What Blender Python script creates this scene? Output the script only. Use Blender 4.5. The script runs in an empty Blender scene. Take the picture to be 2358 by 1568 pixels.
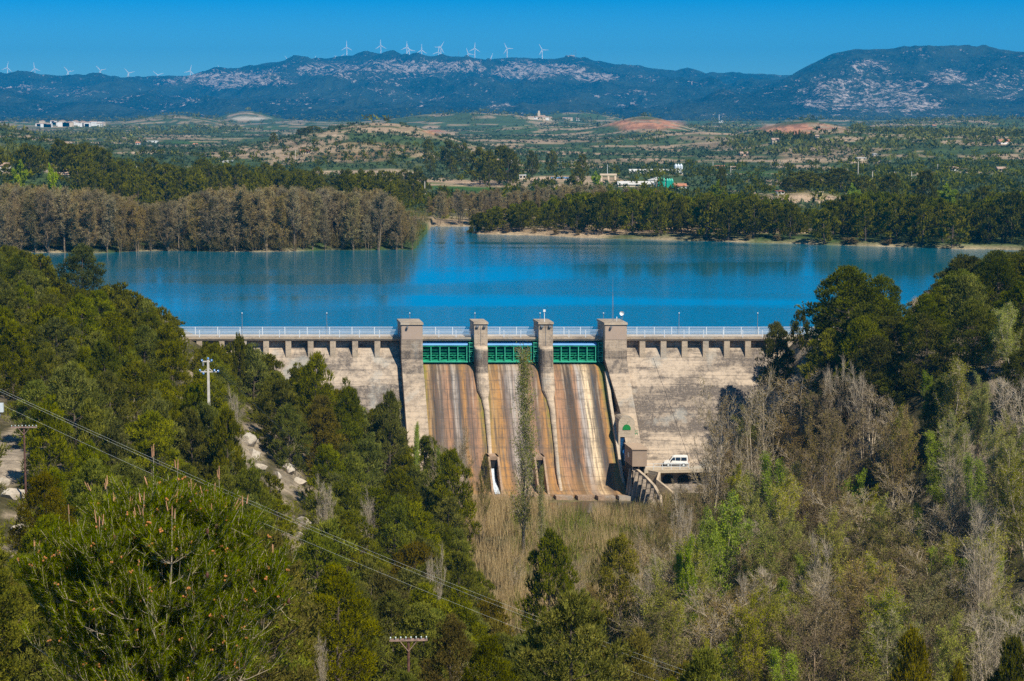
import bpy, math, random
import numpy as np
R = math.radians
# ------------------------------------------------------------------ camera, sky, sun, exposure
SC = bpy.context.scene
COL = SC.collection
CAM_Z = 42.0
FPX = 4583.0                      # focal length in units of the photo measured 2357 x 1568
PITCH = math.atan(534 / 4583)
cam_data = bpy.data.cameras.new('camera')
cam_data.sensor_width = 36.0
cam_data.lens = 70.0
cam_data.clip_start = 0.5
cam_data.clip_end = 60000
cam = bpy.data.objects.new('camera', cam_data)
COL.objects.link(cam)
cam.location = (0, 0, CAM_Z)
cam.rotation_euler = (R(90) - PITCH, 0, 0)
SC.camera = cam
SUN_EL, SUN_AZ = 47.0, 38.0        # azimuth measured from behind the camera towards the right
sd = (math.sin(R(SUN_AZ)) * math.cos(R(SUN_EL)), -math.cos(R(SUN_AZ)) * math.cos(R(SUN_EL)), math.sin(R(SUN_EL)))
SKY_TINT = [(0.0, (.42, .88, 1.16)), (.055, (.0, .45, 1.02)), (.14, (.0, .84, 1.50)), (.35, (.04, .84, 1.25)), (.75, (.52, .62, .70))]
world = bpy.data.worlds.new('World')
SC.world = world
world.use_nodes = True
wt = world.node_tree
bg = wt.nodes['Background']
sky = wt.nodes.new('ShaderNodeTexSky')
sky.sky_type = 'NISHITA'
sky.sun_disc = False
sky.sun_elevation = R(SUN_EL)
sky.sun_rotation = math.atan2(sd[0], sd[1])
sky.altitude = 900
sky.air_density = 1.0
sky.dust_density = 0.05
sky.ozone_density = 3.0
# a clear, dry, polarised sky: the blue deepens away from the haze band at the horizon
geo = wt.nodes.new('ShaderNodeTexCoord'); sepz = wt.nodes.new('ShaderNodeSeparateXYZ')
wt.links.new(geo.outputs['Generated'], sepz.inputs[0])
rmp = wt.nodes.new('ShaderNodeValToRGB')
for i_, (p_, c_) in enumerate(SKY_TINT):
    e_ = rmp.color_ramp.elements[i_] if i_ < 2 else rmp.color_ramp.elements.new(p_)
    e_.position = p_; e_.color = (*c_, 1)
wt.links.new(sepz.outputs[2], rmp.inputs[0])
mul = wt.nodes.new('ShaderNodeMix'); mul.data_type = 'RGBA'; mul.blend_type = 'MULTIPLY'; mul.inputs[0].default_value = 1.0
wt.links.new(sky.outputs[0], mul.inputs[6]); wt.links.new(rmp.outputs[0], mul.inputs[7])
wt.links.new(mul.outputs[2], bg.inputs[0])
bg.inputs[1].default_value = 0.08
sun_data = bpy.data.lights.new('sun', 'SUN')
sun_data.energy = 5.0
sun_data.angle = R(0.53)
sun_data.color = (1.0, 0.92, 0.77)
sun = bpy.data.objects.new('sun', sun_data)
COL.objects.link(sun)
from mathutils import Vector
sun.rotation_euler = Vector(sd).to_track_quat('Z', 'Y').to_euler()
SC.view_settings.view_transform = 'Standard'
SC.view_settings.look = 'None'
SC.view_settings.exposure = 0.38
SC.view_settings.gamma = 1.0
SC.cycles.use_denoising = False
SC.cycles.max_bounces = 6
SC.cycles.diffuse_bounces = 3
SC.cycles.glossy_bounces = 3
SC.cycles.transmission_bounces = 3
SC.cycles.transparent_max_bounces = 6
SC.cycles.volume_bounces = 0

# ------------------------------------------------------------------ photo <-> place
CP, SP = math.cos(PITCH), math.sin(PITCH)
def ray(px, py):
    a, b = (px - 1178.5) / FPX, (784 - py) / FPX
    return np.array((a, CP + b * SP, -SP + b * CP))
def at(px, py, Y):
    d = ray(px, py); t = Y / d[1]
    return np.array((d[0] * t, Y, CAM_Z + d[2] * t))
def proj(X, Y, Z):
    z = Z - CAM_Z
    dep = Y * CP - z * SP; up = Y * SP + z * CP
    return 1178.5 + FPX * X / dep, 784 - FPX * up / dep

# ------------------------------------------------------------------ noise
def _hash(ix, iy, s):
    h = (ix.astype(np.int64) * 374761393 + iy.astype(np.int64) * 668265263 + s * 1442695041) & 0xFFFFFFFF
    h = ((h ^ (h >> 13)) * 1274126177) & 0xFFFFFFFF
    return ((h ^ (h >> 16)) & 0xFFFF) / 65535.0
def vnoise(x, y, s=0):
    x = np.asarray(x, float); y = np.asarray(y, float)
    ix, iy = np.floor(x), np.floor(y)
    fx, fy = x - ix, y - iy
    fx = fx * fx * (3 - 2 * fx); fy = fy * fy * (3 - 2 * fy)
    a, b = _hash(ix, iy, s), _hash(ix + 1, iy, s)
    c, d = _hash(ix, iy + 1, s), _hash(ix + 1, iy + 1, s)
    return (a * (1 - fx) + b * fx) * (1 - fy) + (c * (1 - fx) + d * fx) * fy
def fbm(x, y, s=0, n=4):
    t = 0; a = 0.5
    for i in range(n):
        t = t + a * vnoise(x * 2 ** i + 17 * i, y * 2 ** i - 9 * i, s + i); a *= 0.5
    return t / (1 - 0.5 ** n)
def ridged(x, y, s=0, n=4):
    t = 0; a = 0.5
    for i in range(n):
        t = t + a * (1 - np.abs(2 * vnoise(x * 2 ** i + 7 * i, y * 2 ** i + 5 * i, s + i) - 1)); a *= 0.5
    return t / (1 - 0.5 ** n)
def sstep(a, b, x):
    t = np.clip((x - a) / (b - a), 0, 1)
    return t * t * (3 - 2 * t)
def smax(a, b, k=2.0):
    h = np.clip(0.5 + 0.5 * (a - b) / k, 0, 1)
    return b * (1 - h) + a * h + k * h * (1 - h)

# ------------------------------------------------------------------ terrain height
XLY, XLV = [90, 150, 200, 260, 350], [24, 12, 2, -8, -16]
XRY, XRV = [120, 200, 260, 320, 350], [64, 60, 52, 35, 30.5]
SKY1 = [(-900, 190), (-300, 200), (0, 181), (60, 180), (110, 189), (150, 190), (240, 183), (290, 186), (345, 196), (400, 188), (450, 177),
        (500, 163), (550, 160), (600, 152), (650, 145), (700, 140), (760, 137), (800, 132), (850, 129), (900, 133), (950, 136),
        (1010, 137), (1040, 133), (1080, 134), (1120, 140), (1180, 135), (1240, 138), (1280, 138), (1315, 132), (1350, 141), (1400, 154),
        (1450, 160), (1500, 165), (1560, 169), (1620, 178), (1680, 181), (1720, 178), (1790, 189), (1900, 185), (2400, 190), (3300, 200)]
SKY2 = [(1450, 275), (1600, 250), (1700, 222), (1760, 200), (1795, 188), (1850, 155), (1910, 126), (1960, 115), (2000, 117), (2050, 119),
        (2100, 112), (2180, 108), (2250, 113), (2300, 119), (2357, 122), (2500, 140), (2900, 190), (3300, 230)]
def dyz(py, Y):                  # height seen at photo row py at distance Y
    b = (784 - np.asarray(py, float)) / FPX
    return CAM_Z + Y * (-SP + b * CP) / (CP + b * SP)
S1X = np.array([p[0] for p in SKY1], float); S1Z = dyz([p[1] for p in SKY1], 13000)
S2X = np.array([p[0] for p in SKY2], float); S2Z = dyz([p[1] for p in SKY2], 9500)
HUMPS = [  # px, half width px, Y, half depth, height
    (60, 400, 960, 170, 14), (-200, 500, 1500, 300, 26), (830, 250, 1560, 260, 22), (960, 160, 1700, 200, 8), (1490, 110, 3000, 320, 26),
    (1840, 130, 2700, 260, 20), (1880, 190, 2000, 220, 15), (1600, 140, 2300, 200, 10), (1060, 240, 4200, 420, 27), (400, 120, 4300, 400, 22),
    (570, 70, 5200, 300, 25), (2300, 420, 1900, 420, 14), (2250, 300, 3600, 500, 16), (1850, 120, 860, 55, 5.5), (1260, 200, 3300, 350, 10), (1310, 130, 5000, 300, 26)]
def shoreY(X):
    base = np.where(X < -29, 588 + 3 * np.sin(X * .11) + 0.08 * (X + 60), np.where(X < -12, 712, 667 - (X + 11) * 0.48))
    return base + 5 * (vnoise(X * .09, X * 0 + 3, 5) - .5)
def H(X, Y):
    X = np.asarray(X, float); Y = np.asarray(Y, float)
    Yp = np.maximum(Y, 1.0)
    px = 1178.5 + FPX * X / Yp
    # valley below the dam
    xl = np.interp(Y, XLY, XLV); xr = np.interp(Y, XRY, XRV)
    xl = xl + 3 * (fbm(Y * .03, Y * 0, 12) - .5)
    d = np.maximum(xl - X, 0)
    hl = -23 + 0.60 * np.minimum(d, 43) + 0.16 * np.maximum(d - 43, 0) - 1.5 * np.exp(-d / 3) * (d > 0)
    e = np.maximum(X - xr, 0)
    sl = np.interp(Y, [255, 325], [.78, 1.35]); w_ = 26.0 / sl
    hr = -23 + sl * np.minimum(e, w_) + 0.08 * np.maximum(e - w_, 0)
    hv = np.maximum(hl, hr)
    k = np.interp(X, [-10, 28], [0.27, 0.37])
    zc = 37.8 - k * np.maximum(Y, 0)
    near = smax(hv, zc, 5.0)
    bump = (fbm(X * .05, Y * .05, 3) - .5) * 3.0 * sstep(20, 60, Y) + (fbm(X * .25, Y * .25, 8, 3) - .5) * .8
    near = near + bump * np.where(near < -21.5, .3, 1)
    # reservoir and banks
    lb = 2.0 + 0.14 * ((-57 - .33 * (Y - 350) - .9 * np.maximum(Y - 425, 0)) - X)
    lb = np.where(lb < 2, 2 - (2 - lb) * 4, lb)
    rb = 2.0 + 0.12 * (X - (68 + .30 * (Y - 350) + .9 * np.maximum(Y - 420, 0)))
    rb = np.where(rb < 2, 2 - (2 - rb) * 4, rb)
    bank = np.maximum(lb, rb) + (fbm(X * .06, Y * .06, 4) - .5) * 1.5
    s = Y - shoreY(X)
    land = np.where(s < 8, -4 + np.maximum(s + 14, 0) * .24, 1.28 + np.minimum((s - 8) * .012, 1.2))
    land = np.maximum(land, -5) + (fbm(X * .03, Y * .03, 6) - .5) * .7
    w = sstep(560, 640, Y)
    res = np.maximum(np.maximum(bank * (1 - w) + -5 * w, land), -5)
    t = sstep(346, 356, Y)
    z = near * (1 - t) + res * t
    # plain and hills beyond
    far = sstep(700, 900, Y)
    if np.any(Y > 650):
        hh = 0
        for (cx, hw, cy, hd, hgt) in HUMPS:
            q = ((px - cx) / hw) ** 2 + ((Y - cy) / hd) ** 2
            hh = hh + hgt * np.exp(-q * 1.1)
        hh = hh * (0.75 + .5 * fbm(X * .006, Y * .006, 21))
        terr = (np.floor(hh / 1.6) + sstep(.55, .95, (hh / 1.6) % 1)) * 1.6
        hh = np.where(Y < 3500, hh * .4 + terr * .6, hh)
        pl = (fbm(X * .004, Y * .004, 31) - .5) * np.interp(Y, [700, 1500, 4000, 7000], [1, 5, 14, 30]) + np.interp(Y, [900, 3000, 7000], [0, 2, 4])
        z = z + (hh + pl) * far
        # mountains
        t1 = (Y - 6800) / (13000 - 6800)
        sh = np.clip(t1, 0, None)
        sh = np.where(sh < 1, .28 * sstep(0, .45, sh) + .72 * sstep(.30, 1.0, sh) ** .9, 1 - (sh - 1) * 1.6)
        n1 = (ridged(X * .0006, Y * .0005, 41, 5) - .5)
        n2 = (ridged(X * .0022, Y * .0014, 45, 4) - .5)
        env = np.clip(np.sin(np.pi * np.clip(t1, 0, 1)), 0, 1) ** .8 * (1 - .93 * sstep(.60, .90, t1))
        m1 = (np.interp(px, S1X, S1Z)) * np.clip(sh, -.2, 1) + env * (210 * n1 + 150 * n2 + 60 * (ridged(X * .006, Y * .0025, 49, 3) - .5)) + (fbm(X * .012, Y * .012, 47, 3) - .5) * 9 * sstep(0, .2, t1)
        m1 = np.where(t1 > 0, m1, -50)
        t2 = (Y - 6200) / (9500 - 6200)
        s2 = np.clip(t2, 0, None)
        s2 = np.where(s2 < 1, sstep(-.1, 1.02, s2) ** .95, 1 - (s2 - 1) * 1.5)
        env2 = np.clip(np.sin(np.pi * np.clip(t2, 0, 1)), 0, 1) ** .8 * (1 - .93 * sstep(.60, .90, t2))
        m2 = (np.interp(px, S2X, S2Z)) * np.clip(s2, -.2, 1) + env2 * (150 * n1 + 110 * n2 + 50 * (ridged(X * .006, Y * .0025, 49, 3) - .5)) + (fbm(X * .012, Y * .012, 48, 3) - .5) * 7 * sstep(0, .2, t2)
        m2 = np.where((t2 > 0), m2, -50)
        z = smax(z, np.maximum(m1, m2), 6.0)
    return z
def Hs(x, y): return float(H(np.array([x]), np.array([y]))[0])
def hit(px, py, y0=60.0, y1=9000.0):
    """the place on the ground seen at a photo point, looking beyond distance y0"""
    d = ray(px, py); y = y0
    while y < y1:
        t = y / d[1]
        if CAM_Z + d[2] * t < Hs(d[0] * t, y): break
        y += max(1.0, y * .004)
    t = y / d[1]
    return np.array((d[0] * t, y, Hs(d[0] * t, y)))

# ------------------------------------------------------------------ mesh helpers
def mesh_np(name, V, F, tone=None, col=None, smooth=False, uv=None, mats=None, mi=None):
    """V (n,3) F (m,k) with k = 3 or 4"""
    V = np.asarray(V, np.float32); F = np.asarray(F, np.int32)
    me = bpy.data.meshes.new(name)
    me.vertices.add(len(V)); me.vertices.foreach_set('co', V.ravel())
    k = F.shape[1]
    me.loops.add(F.size); me.loops.foreach_set('vertex_index', F.ravel())
    me.polygons.add(len(F)); me.polygons.foreach_set('loop_start', np.arange(0, F.size, k, dtype=np.int32))
    if mi is not None: me.polygons.foreach_set('material_index', np.asarray(mi, np.int32))
    if smooth: me.polygons.foreach_set('use_smooth', np.ones(len(F), bool))
    me.update(calc_edges=True)
    if tone is not None:
        a = me.attributes.new('tone', 'FLOAT', 'POINT'); a.data.foreach_set('value', np.asarray(tone, np.float32))
    if col is not None:
        a = me.color_attributes.new('base', 'FLOAT_COLOR', 'POINT')
        c = np.ones((len(V), 4), np.float32); c[:, :3] = col; a.data.foreach_set('color', c.ravel())
    for m in (mats or []): me.materials.append(m)
    return me
def link(name, me, parent=None, **props):
    o = bpy.data.objects.new(name, me); COL.objects.link(o)
    if parent is not None: o.parent = parent
    for k, v in props.items(): o[k] = v
    return o
def empty(name, loc, rz=0, label=None, cat=None, group=None):
    o = bpy.data.objects.new(name, None); COL.objects.link(o)
    o.location = loc; o.rotation_euler = (0, 0, rz); o.empty_display_size = .1
    if label: o['label'] = label
    if cat: o['category'] = cat
    if group: o['group'] = group
    return o
def tag(o, label, cat, group=None, kind=None):
    o['label'] = label; o['category'] = cat
    if group: o['group'] = group
    if kind: o['kind'] = kind
    return o
class MB:
    """collects shapes, builds one mesh"""
    def __init__(s, fn=None): s.v = []; s.f = []; s.fn = fn or (lambda p: p); s.uv = []
    def add(s, pts, faces):
        n = len(s.v); s.v += [tuple(s.fn(p)) for p in pts]; s.f += [tuple(i + n for i in f) for f in faces]; return s
    def box(s, x0, x1, y0, y1, z0, z1):
        return s.add([(x, y, z) for x in (x0, x1) for y in (y0, y1) for z in (z0, z1)],
                     [(0, 1, 3, 2), (4, 6, 7, 5), (0, 4, 5, 1), (2, 3, 7, 6), (0, 2, 6, 4), (1, 5, 7, 3)])
    def prism(s, prof, x0, x1, x0b=None, x1b=None):
        """profile in (y, z) extruded along x"""
        n = len(prof)
        pts = [(x0, p[0], p[1]) for p in prof] + [(x1, p[0], p[1]) for p in prof]
        fs = [(i, (i + 1) % n, n + (i + 1) % n, n + i) for i in range(n)] + [tuple(range(n - 1, -1, -1)), tuple(range(n, 2 * n))]
        return s.add(pts, fs)
    def tube(s, a, b, ra, rb=None, n=6, cap=True):
        rb = ra if rb is None else rb
        a = Vector(a); b = Vector(b); d = (b - a).normalized()
        u = d.cross(Vector((0, 0, 1)));
        if u.length < 1e-3: u = Vector((1, 0, 0))
        u.normalize(); w = d.cross(u)
        pts = [];
        for (c, r) in ((a, ra), (b, rb)):
            for i in range(n):
                t = 2 * math.pi * i / n; pts.append(tuple(c + u * (r * math.cos(t)) + w * (r * math.sin(t))))
        fs = [(i, (i + 1) % n, n + (i + 1) % n, n + i) for i in range(n)]
        if cap: fs += [tuple(range(n - 1, -1, -1)), tuple(range(n, 2 * n))]
        return s.add(pts, fs)
    def ball(s, c, r, nu=8, nv=5, sz=1.0):
        pts = [(c[0], c[1], c[2] - r * sz)]
        for j in range(1, nv):
            p = -math.pi / 2 + math.pi * j / nv
            for i in range(nu):
                t = 2 * math.pi * i / nu
                pts.append((c[0] + r * math.cos(p) * math.cos(t), c[1] + r * math.cos(p) * math.sin(t), c[2] + r * sz * math.sin(p)))
        pts.append((c[0], c[1], c[2] + r * sz))
        fs = [(0, 1 + (i + 1) % nu, 1 + i) for i in range(nu)]
        for j in range(nv - 2):
            for i in range(nu):
                a = 1 + j * nu + i; b = 1 + j * nu + (i + 1) % nu
                fs.append((a, b, b + nu, a + nu))
        t = len(pts) - 1; q = 1 + (nv - 2) * nu
        fs += [(t, q + i, q + (i + 1) % nu) for i in range(nu)]
        return s.add(pts, fs)
    def loft(s, rings, close=True, caps=True):
        n = len(rings[0]); pts = [p for r in rings for p in r]; fs = []
        for j in range(len(rings) - 1):
            for i in range(n if close else n - 1):
                a, b = j * n + i, j * n + (i + 1) % n
                fs.append((a, b, b + n, a + n))
        if caps: fs += [tuple(range(n - 1, -1, -1)), tuple(range((len(rings) - 1) * n, len(rings) * n))]
        return s.add(pts, fs)
    def build(s, name, mat, parent=None, smooth=False, **props):
        me = bpy.data.meshes.new(name); me.from_pydata(s.v, [], s.f)
        if mat is not None: me.materials.append(mat)
        if smooth:
            for p in me.polygons: p.use_smooth = True
        me.update()
        import bmesh
        bm = bmesh.new(); bm.from_mesh(me); bmesh.ops.recalc_face_normals(bm, faces=bm.faces); bm.to_mesh(me); bm.free()
        return link(name, me, parent, **props)
# ------------------------------------------------------------------ materials
def new_mat(name):
    m = bpy.data.materials.new(name); m.use_nodes = True
    nt = m.node_tree; nt.nodes.clear()
    out = nt.nodes.new('ShaderNodeOutputMaterial')
    return m, nt, out
class NT:
    def __init__(s, name):
        s.m, s.nt, s.out = new_mat(name)
    def n(s, t, **kw):
        o = s.nt.nodes.new(t)
        for k, v in kw.items():
            if k in o.inputs: o.inputs[k].default_value = v
            else: setattr(o, k, v)
        return o
    def l(s, a, b): s.nt.links.new(a, b)
    def val(s, x, inp):
        if isinstance(x, (int, float, tuple, list)): inp.default_value = x
        else: s.l(x, inp)
    def math(s, op, a, b=None, clamp=False):
        o = s.n('ShaderNodeMath', operation=op, use_clamp=clamp)
        s.val(a, o.inputs[0])
        if b is not None: s.val(b, o.inputs[1])
        return o.outputs[0]
    def mix(s, fac, a, b, mode='MIX'):
        o = s.n('ShaderNodeMix', data_type='RGBA', blend_type=mode)
        s.val(fac, o.inputs[0]); s.val(c4(a), o.inputs[6]); s.val(c4(b), o.inputs[7])
        return o.outputs[2]
    def noise(s, vec, scale, detail=4.0, rough=.55, dist=0.0):
        o = s.n('ShaderNodeTexNoise'); o.inputs['Scale'].default_value = scale; o.inputs['Detail'].default_value = detail
        o.inputs['Roughness'].default_value = rough; o.inputs['Distortion'].default_value = dist
        if vec is not None: s.l(vec, o.inputs['Vector'])
        return o.outputs['Fac']
    def mapping(s, vec, scale=(1, 1, 1), loc=(0, 0, 0)):
        o = s.n('ShaderNodeMapping'); o.inputs['Scale'].default_value = scale; o.inputs['Location'].default_value = loc
        s.l(vec, o.inputs['Vector']); return o.outputs[0]
    def ramp(s, fac, stops, interp='LINEAR'):
        o = s.n('ShaderNodeValToRGB'); cr = o.color_ramp; cr.interpolation = interp
        while len(cr.elements) < len(stops): cr.elements.new(0.5)
        for e, (p, c) in zip(cr.elements, stops): e.position = p; e.color = c4(c) if not isinstance(c, (int, float)) else (c, c, c, 1)
        s.val(fac, o.inputs[0]); return o.outputs[0]
    def pos(s): return s.n('ShaderNodeNewGeometry').outputs['Position']
    def obj(s): return s.n('ShaderNodeTexCoord').outputs['Object']
    def bsdf(s, col, rough=.8, bump=None, bstr=.3, bdist=.05, spec=.3, metal=0.0):
        b = s.n('ShaderNodeBsdfPrincipled'); s.val(c4(col), b.inputs['Base Color']); s.val(rough, b.inputs['Roughness'])
        b.inputs['Specular IOR Level'].default_value = spec; b.inputs['Metallic'].default_value = metal
        if bump is not None:
            bp = s.n('ShaderNodeBump'); bp.inputs['Strength'].default_value = bstr; bp.inputs['Distance'].default_value = bdist
            s.l(bump, bp.inputs['Height']); s.l(bp.outputs[0], b.inputs['Normal'])
        s.l(b.outputs[0], s.out.inputs[0]); return b
def c4(c):
    if isinstance(c, (tuple, list)) and len(c) == 3: return (c[0], c[1], c[2], 1)
    return c
def plain(name, col, rough=.7, spec=.3, metal=0.0, var=.25, scale=3.0):
    t = NT(name); n = t.noise(t.obj(), scale, 4)
    dark = tuple(x * (1 - var) for x in col); lite = tuple(min(1, x * (1 + var)) for x in col)
    t.bsdf(t.ramp(n, [(.3, dark), (.7, lite)]), rough, spec=spec, metal=metal)
    return t.m
def foliage(name, c0, c1, c2, trans=.25, var=.30, hue=.028):
    """c0 dark .. c1 main .. c2 light leaf colour by the leaf's own tone; each tree a little different"""
    t = NT(name)
    a = t.n('ShaderNodeAttribute', attribute_name='tone').outputs['Fac']
    col = t.ramp(a, [(0, c0), (.55, c1), (1, c2)])
    info = t.n('ShaderNodeObjectInfo').outputs['Random']
    h = t.n('ShaderNodeHueSaturation')
    t.l(t.math('ADD', t.math('MULTIPLY', info, hue), .5 - hue / 2), h.inputs['Hue'])
    rnd2 = t.math('FRACT', t.math('MULTIPLY', info, 7.13))
    t.l(t.math('ADD', t.math('MULTIPLY', rnd2, var * 2), 1 - var), h.inputs['Value'])
    rnd3 = t.math('FRACT', t.math('MULTIPLY', info, 13.7))
    t.l(t.math('ADD', t.math('MULTIPLY', rnd3, min(.30, var)), 1.1 - min(.30, var)), h.inputs['Saturation'])
    t.l(col, h.inputs['Color'])
    d = t.n('ShaderNodeBsdfDiffuse'); tr = t.n('ShaderNodeBsdfTranslucent'); mx = t.n('ShaderNodeMixShader')
    t.l(h.outputs[0], d.inputs[0]); t.l(h.outputs[0], tr.inputs[0]); mx.inputs[0].default_value = trans
    t.l(d.outputs[0], mx.inputs[1]); t.l(tr.outputs[0], mx.inputs[2]); t.l(mx.outputs[0], t.out.inputs[0])
    return t.m
M = {}
M['pine'] = foliage('pine_needles', (.050, .060, .002), (.168, .176, .002), (.295, .280, .008))
M['pine_dark'] = foliage('dark_pine_needles', (.038, .048, .002), (.122, .132, .002), (.22, .215, .008))
M['pine_rust'] = foliage('rusty_pine_needles', (.062, .055, .002), (.185, .152, .003), (.30, .24, .010))
M['pine_near'] = foliage('young_pine_needles', (.048, .070, .002), (.135, .170, .003), (.275, .29, .012), .3, .04, .004)
M['poplar'] = foliage('poplar_leaves', (.13, .185, .004), (.28, .37, .005), (.43, .50, .018), .4, .20, .012)
M['bud'] = foliage('brown_buds', (.13, .088, .020), (.24, .175, .048), (.38, .29, .10), .2, .28, .012)
M['wood_bud'] = foliage('bare_poplar_twigs', (.13, .092, .028), (.26, .19, .065), (.42, .32, .14), .2, .30, .010)
M['wood_grey'] = foliage('grey_poplar_twigs', (.13, .11, .04), (.265, .22, .095), (.44, .375, .20), .2, .28, .010)
M['lombardy'] = foliage('lombardy_leaves', (.13, .155, .018), (.26, .29, .035), (.42, .44, .08), .4, .12, .01)
M['bud_olive'] = foliage('olive_buds', (.095, .085, .018), (.175, .155, .036), (.29, .26, .08), .25, .28, .016)
M['bud_green'] = foliage('pale_green_buds', (.16, .17, .012), (.31, .31, .024), (.45, .45, .06), .35)
M['bark'] = plain('bark', (.10, .075, .055), .9, var=.5, scale=2.0)
M['bark_pale'] = plain('pale_bark', (.40, .33, .235), .9, var=.45, scale=1.5)
M['bark_grey'] = plain('grey_bark', (.22, .16, .10), .9, var=.45, scale=1.5)
M['reed'] = foliage('dry_reeds', (.24, .175, .050), (.44, .33, .11), (.66, .52, .22), .3)
M['reed_green'] = foliage('green_reeds', (.11, .13, .015), (.22, .25, .030), (.42, .40, .10), .3)
M['scrub'] = foliage('scrub_leaves', (.055, .060, .006), (.13, .13, .012), (.22, .21, .035), .2)
M['olive'] = foliage('olive_leaves', (.030, .055, .020), (.070, .105, .040), (.13, .17, .075), .2)
M['candle'] = plain('candle_buds', (.42, .22, .12), .7, var=.25, scale=20)
M['cone'] = plain('orange_cones', (.42, .17, .05), .7, var=.3, scale=20)
M['darkcone'] = plain('brown_cones', (.10, .04, .03), .7, var=.3, scale=20)

def concrete(name, base=(.50, .40, .29), dark=(.20, .165, .13), amount=.5, zdark=None, lines=True):
    t = NT(name); p = t.obj()
    big = t.noise(t.mapping(p, (.13, .10, .24)), 1.0, 6, .7)
    streak = t.noise(t.mapping(p, (1.4, 1.4, .10)), 1.0, 5, .65)
    fine = t.noise(t.mapping(p, (1, 1, 1)), 4.0, 6, .7)
    hor = t.noise(t.mapping(p, (.10, .10, 2.2)), 1.0, 5, .7)
    m1 = t.ramp(big, [(.47, 0.0), (.60, 1.0)])
    m2 = t.ramp(streak, [(.47, 0.0), (.66, 1.0)])
    m3 = t.ramp(hor, [(.50, 0.0), (.60, 1.0)])
    f = t.math('MULTIPLY', t.math('ADD', t.math('MULTIPLY', m1, .7), t.math('ADD', t.math('MULTIPLY', m2, .35), t.math('MULTIPLY', m3, .45))), amount, clamp=True)
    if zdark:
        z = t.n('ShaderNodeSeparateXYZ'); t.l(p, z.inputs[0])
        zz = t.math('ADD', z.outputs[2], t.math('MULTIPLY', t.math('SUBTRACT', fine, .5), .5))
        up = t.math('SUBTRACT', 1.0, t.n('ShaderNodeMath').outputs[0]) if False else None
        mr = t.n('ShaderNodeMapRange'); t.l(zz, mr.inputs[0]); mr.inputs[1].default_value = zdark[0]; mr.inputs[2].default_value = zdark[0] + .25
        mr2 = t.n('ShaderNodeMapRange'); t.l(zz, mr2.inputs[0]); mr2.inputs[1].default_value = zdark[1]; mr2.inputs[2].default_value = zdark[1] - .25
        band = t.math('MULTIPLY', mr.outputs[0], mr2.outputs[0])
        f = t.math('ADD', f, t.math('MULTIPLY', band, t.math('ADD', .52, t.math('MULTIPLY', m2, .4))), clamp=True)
    col = t.mix(f, base, dark)
    grey = t.ramp(t.noise(t.mapping(p, (.16, .16, .16), (5, 3, 1)), 1.0, 4), [(.56, 0.0), (.64, .55)])
    col = t.mix(grey, col, (.36, .36, .33))
    col = t.mix(t.ramp(fine, [(.50, 0.0), (.75, .55)]), col, (.66, .53, .40))
    if lines:
        z = t.n('ShaderNodeSeparateXYZ'); t.l(p, z.inputs[0])
        fr = t.math('FRACT', t.math('DIVIDE', z.outputs[2], 1.55))
        ln = t.math('LESS_THAN', fr, .05)
        col = t.mix(t.math('MULTIPLY', t.math('MULTIPLY', ln, streak), .45), col, (.12, .10, .08))
    col = t.mix(t.ramp(t.noise(t.mapping(p, (.7, .7, .9), (8, 2, 4)), 1.0, 6, .8), [(.52, 0.0), (.62, .5)]), col, dark)
    h = t.math('ADD', t.math('MULTIPLY', hor, .6), fine)
    t.bsdf(col, .92, h, .5, .12, spec=.15)
    return t.m
M['conc'] = concrete('dam_concrete')
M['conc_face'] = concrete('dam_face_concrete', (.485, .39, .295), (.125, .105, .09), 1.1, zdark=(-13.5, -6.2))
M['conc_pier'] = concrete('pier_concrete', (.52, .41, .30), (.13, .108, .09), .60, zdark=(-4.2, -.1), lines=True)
M['conc_light'] = concrete('pale_concrete', (.52, .43, .32), (.30, .25, .19), .35, lines=False)
M['conc_smooth'] = plain('smooth_render', (.44, .335, .26), .9, var=.06, scale=.6)
M['conc_block'] = concrete('sill_concrete', (.40, .27, .18), (.14, .10, .07), .5, lines=False)

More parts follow.
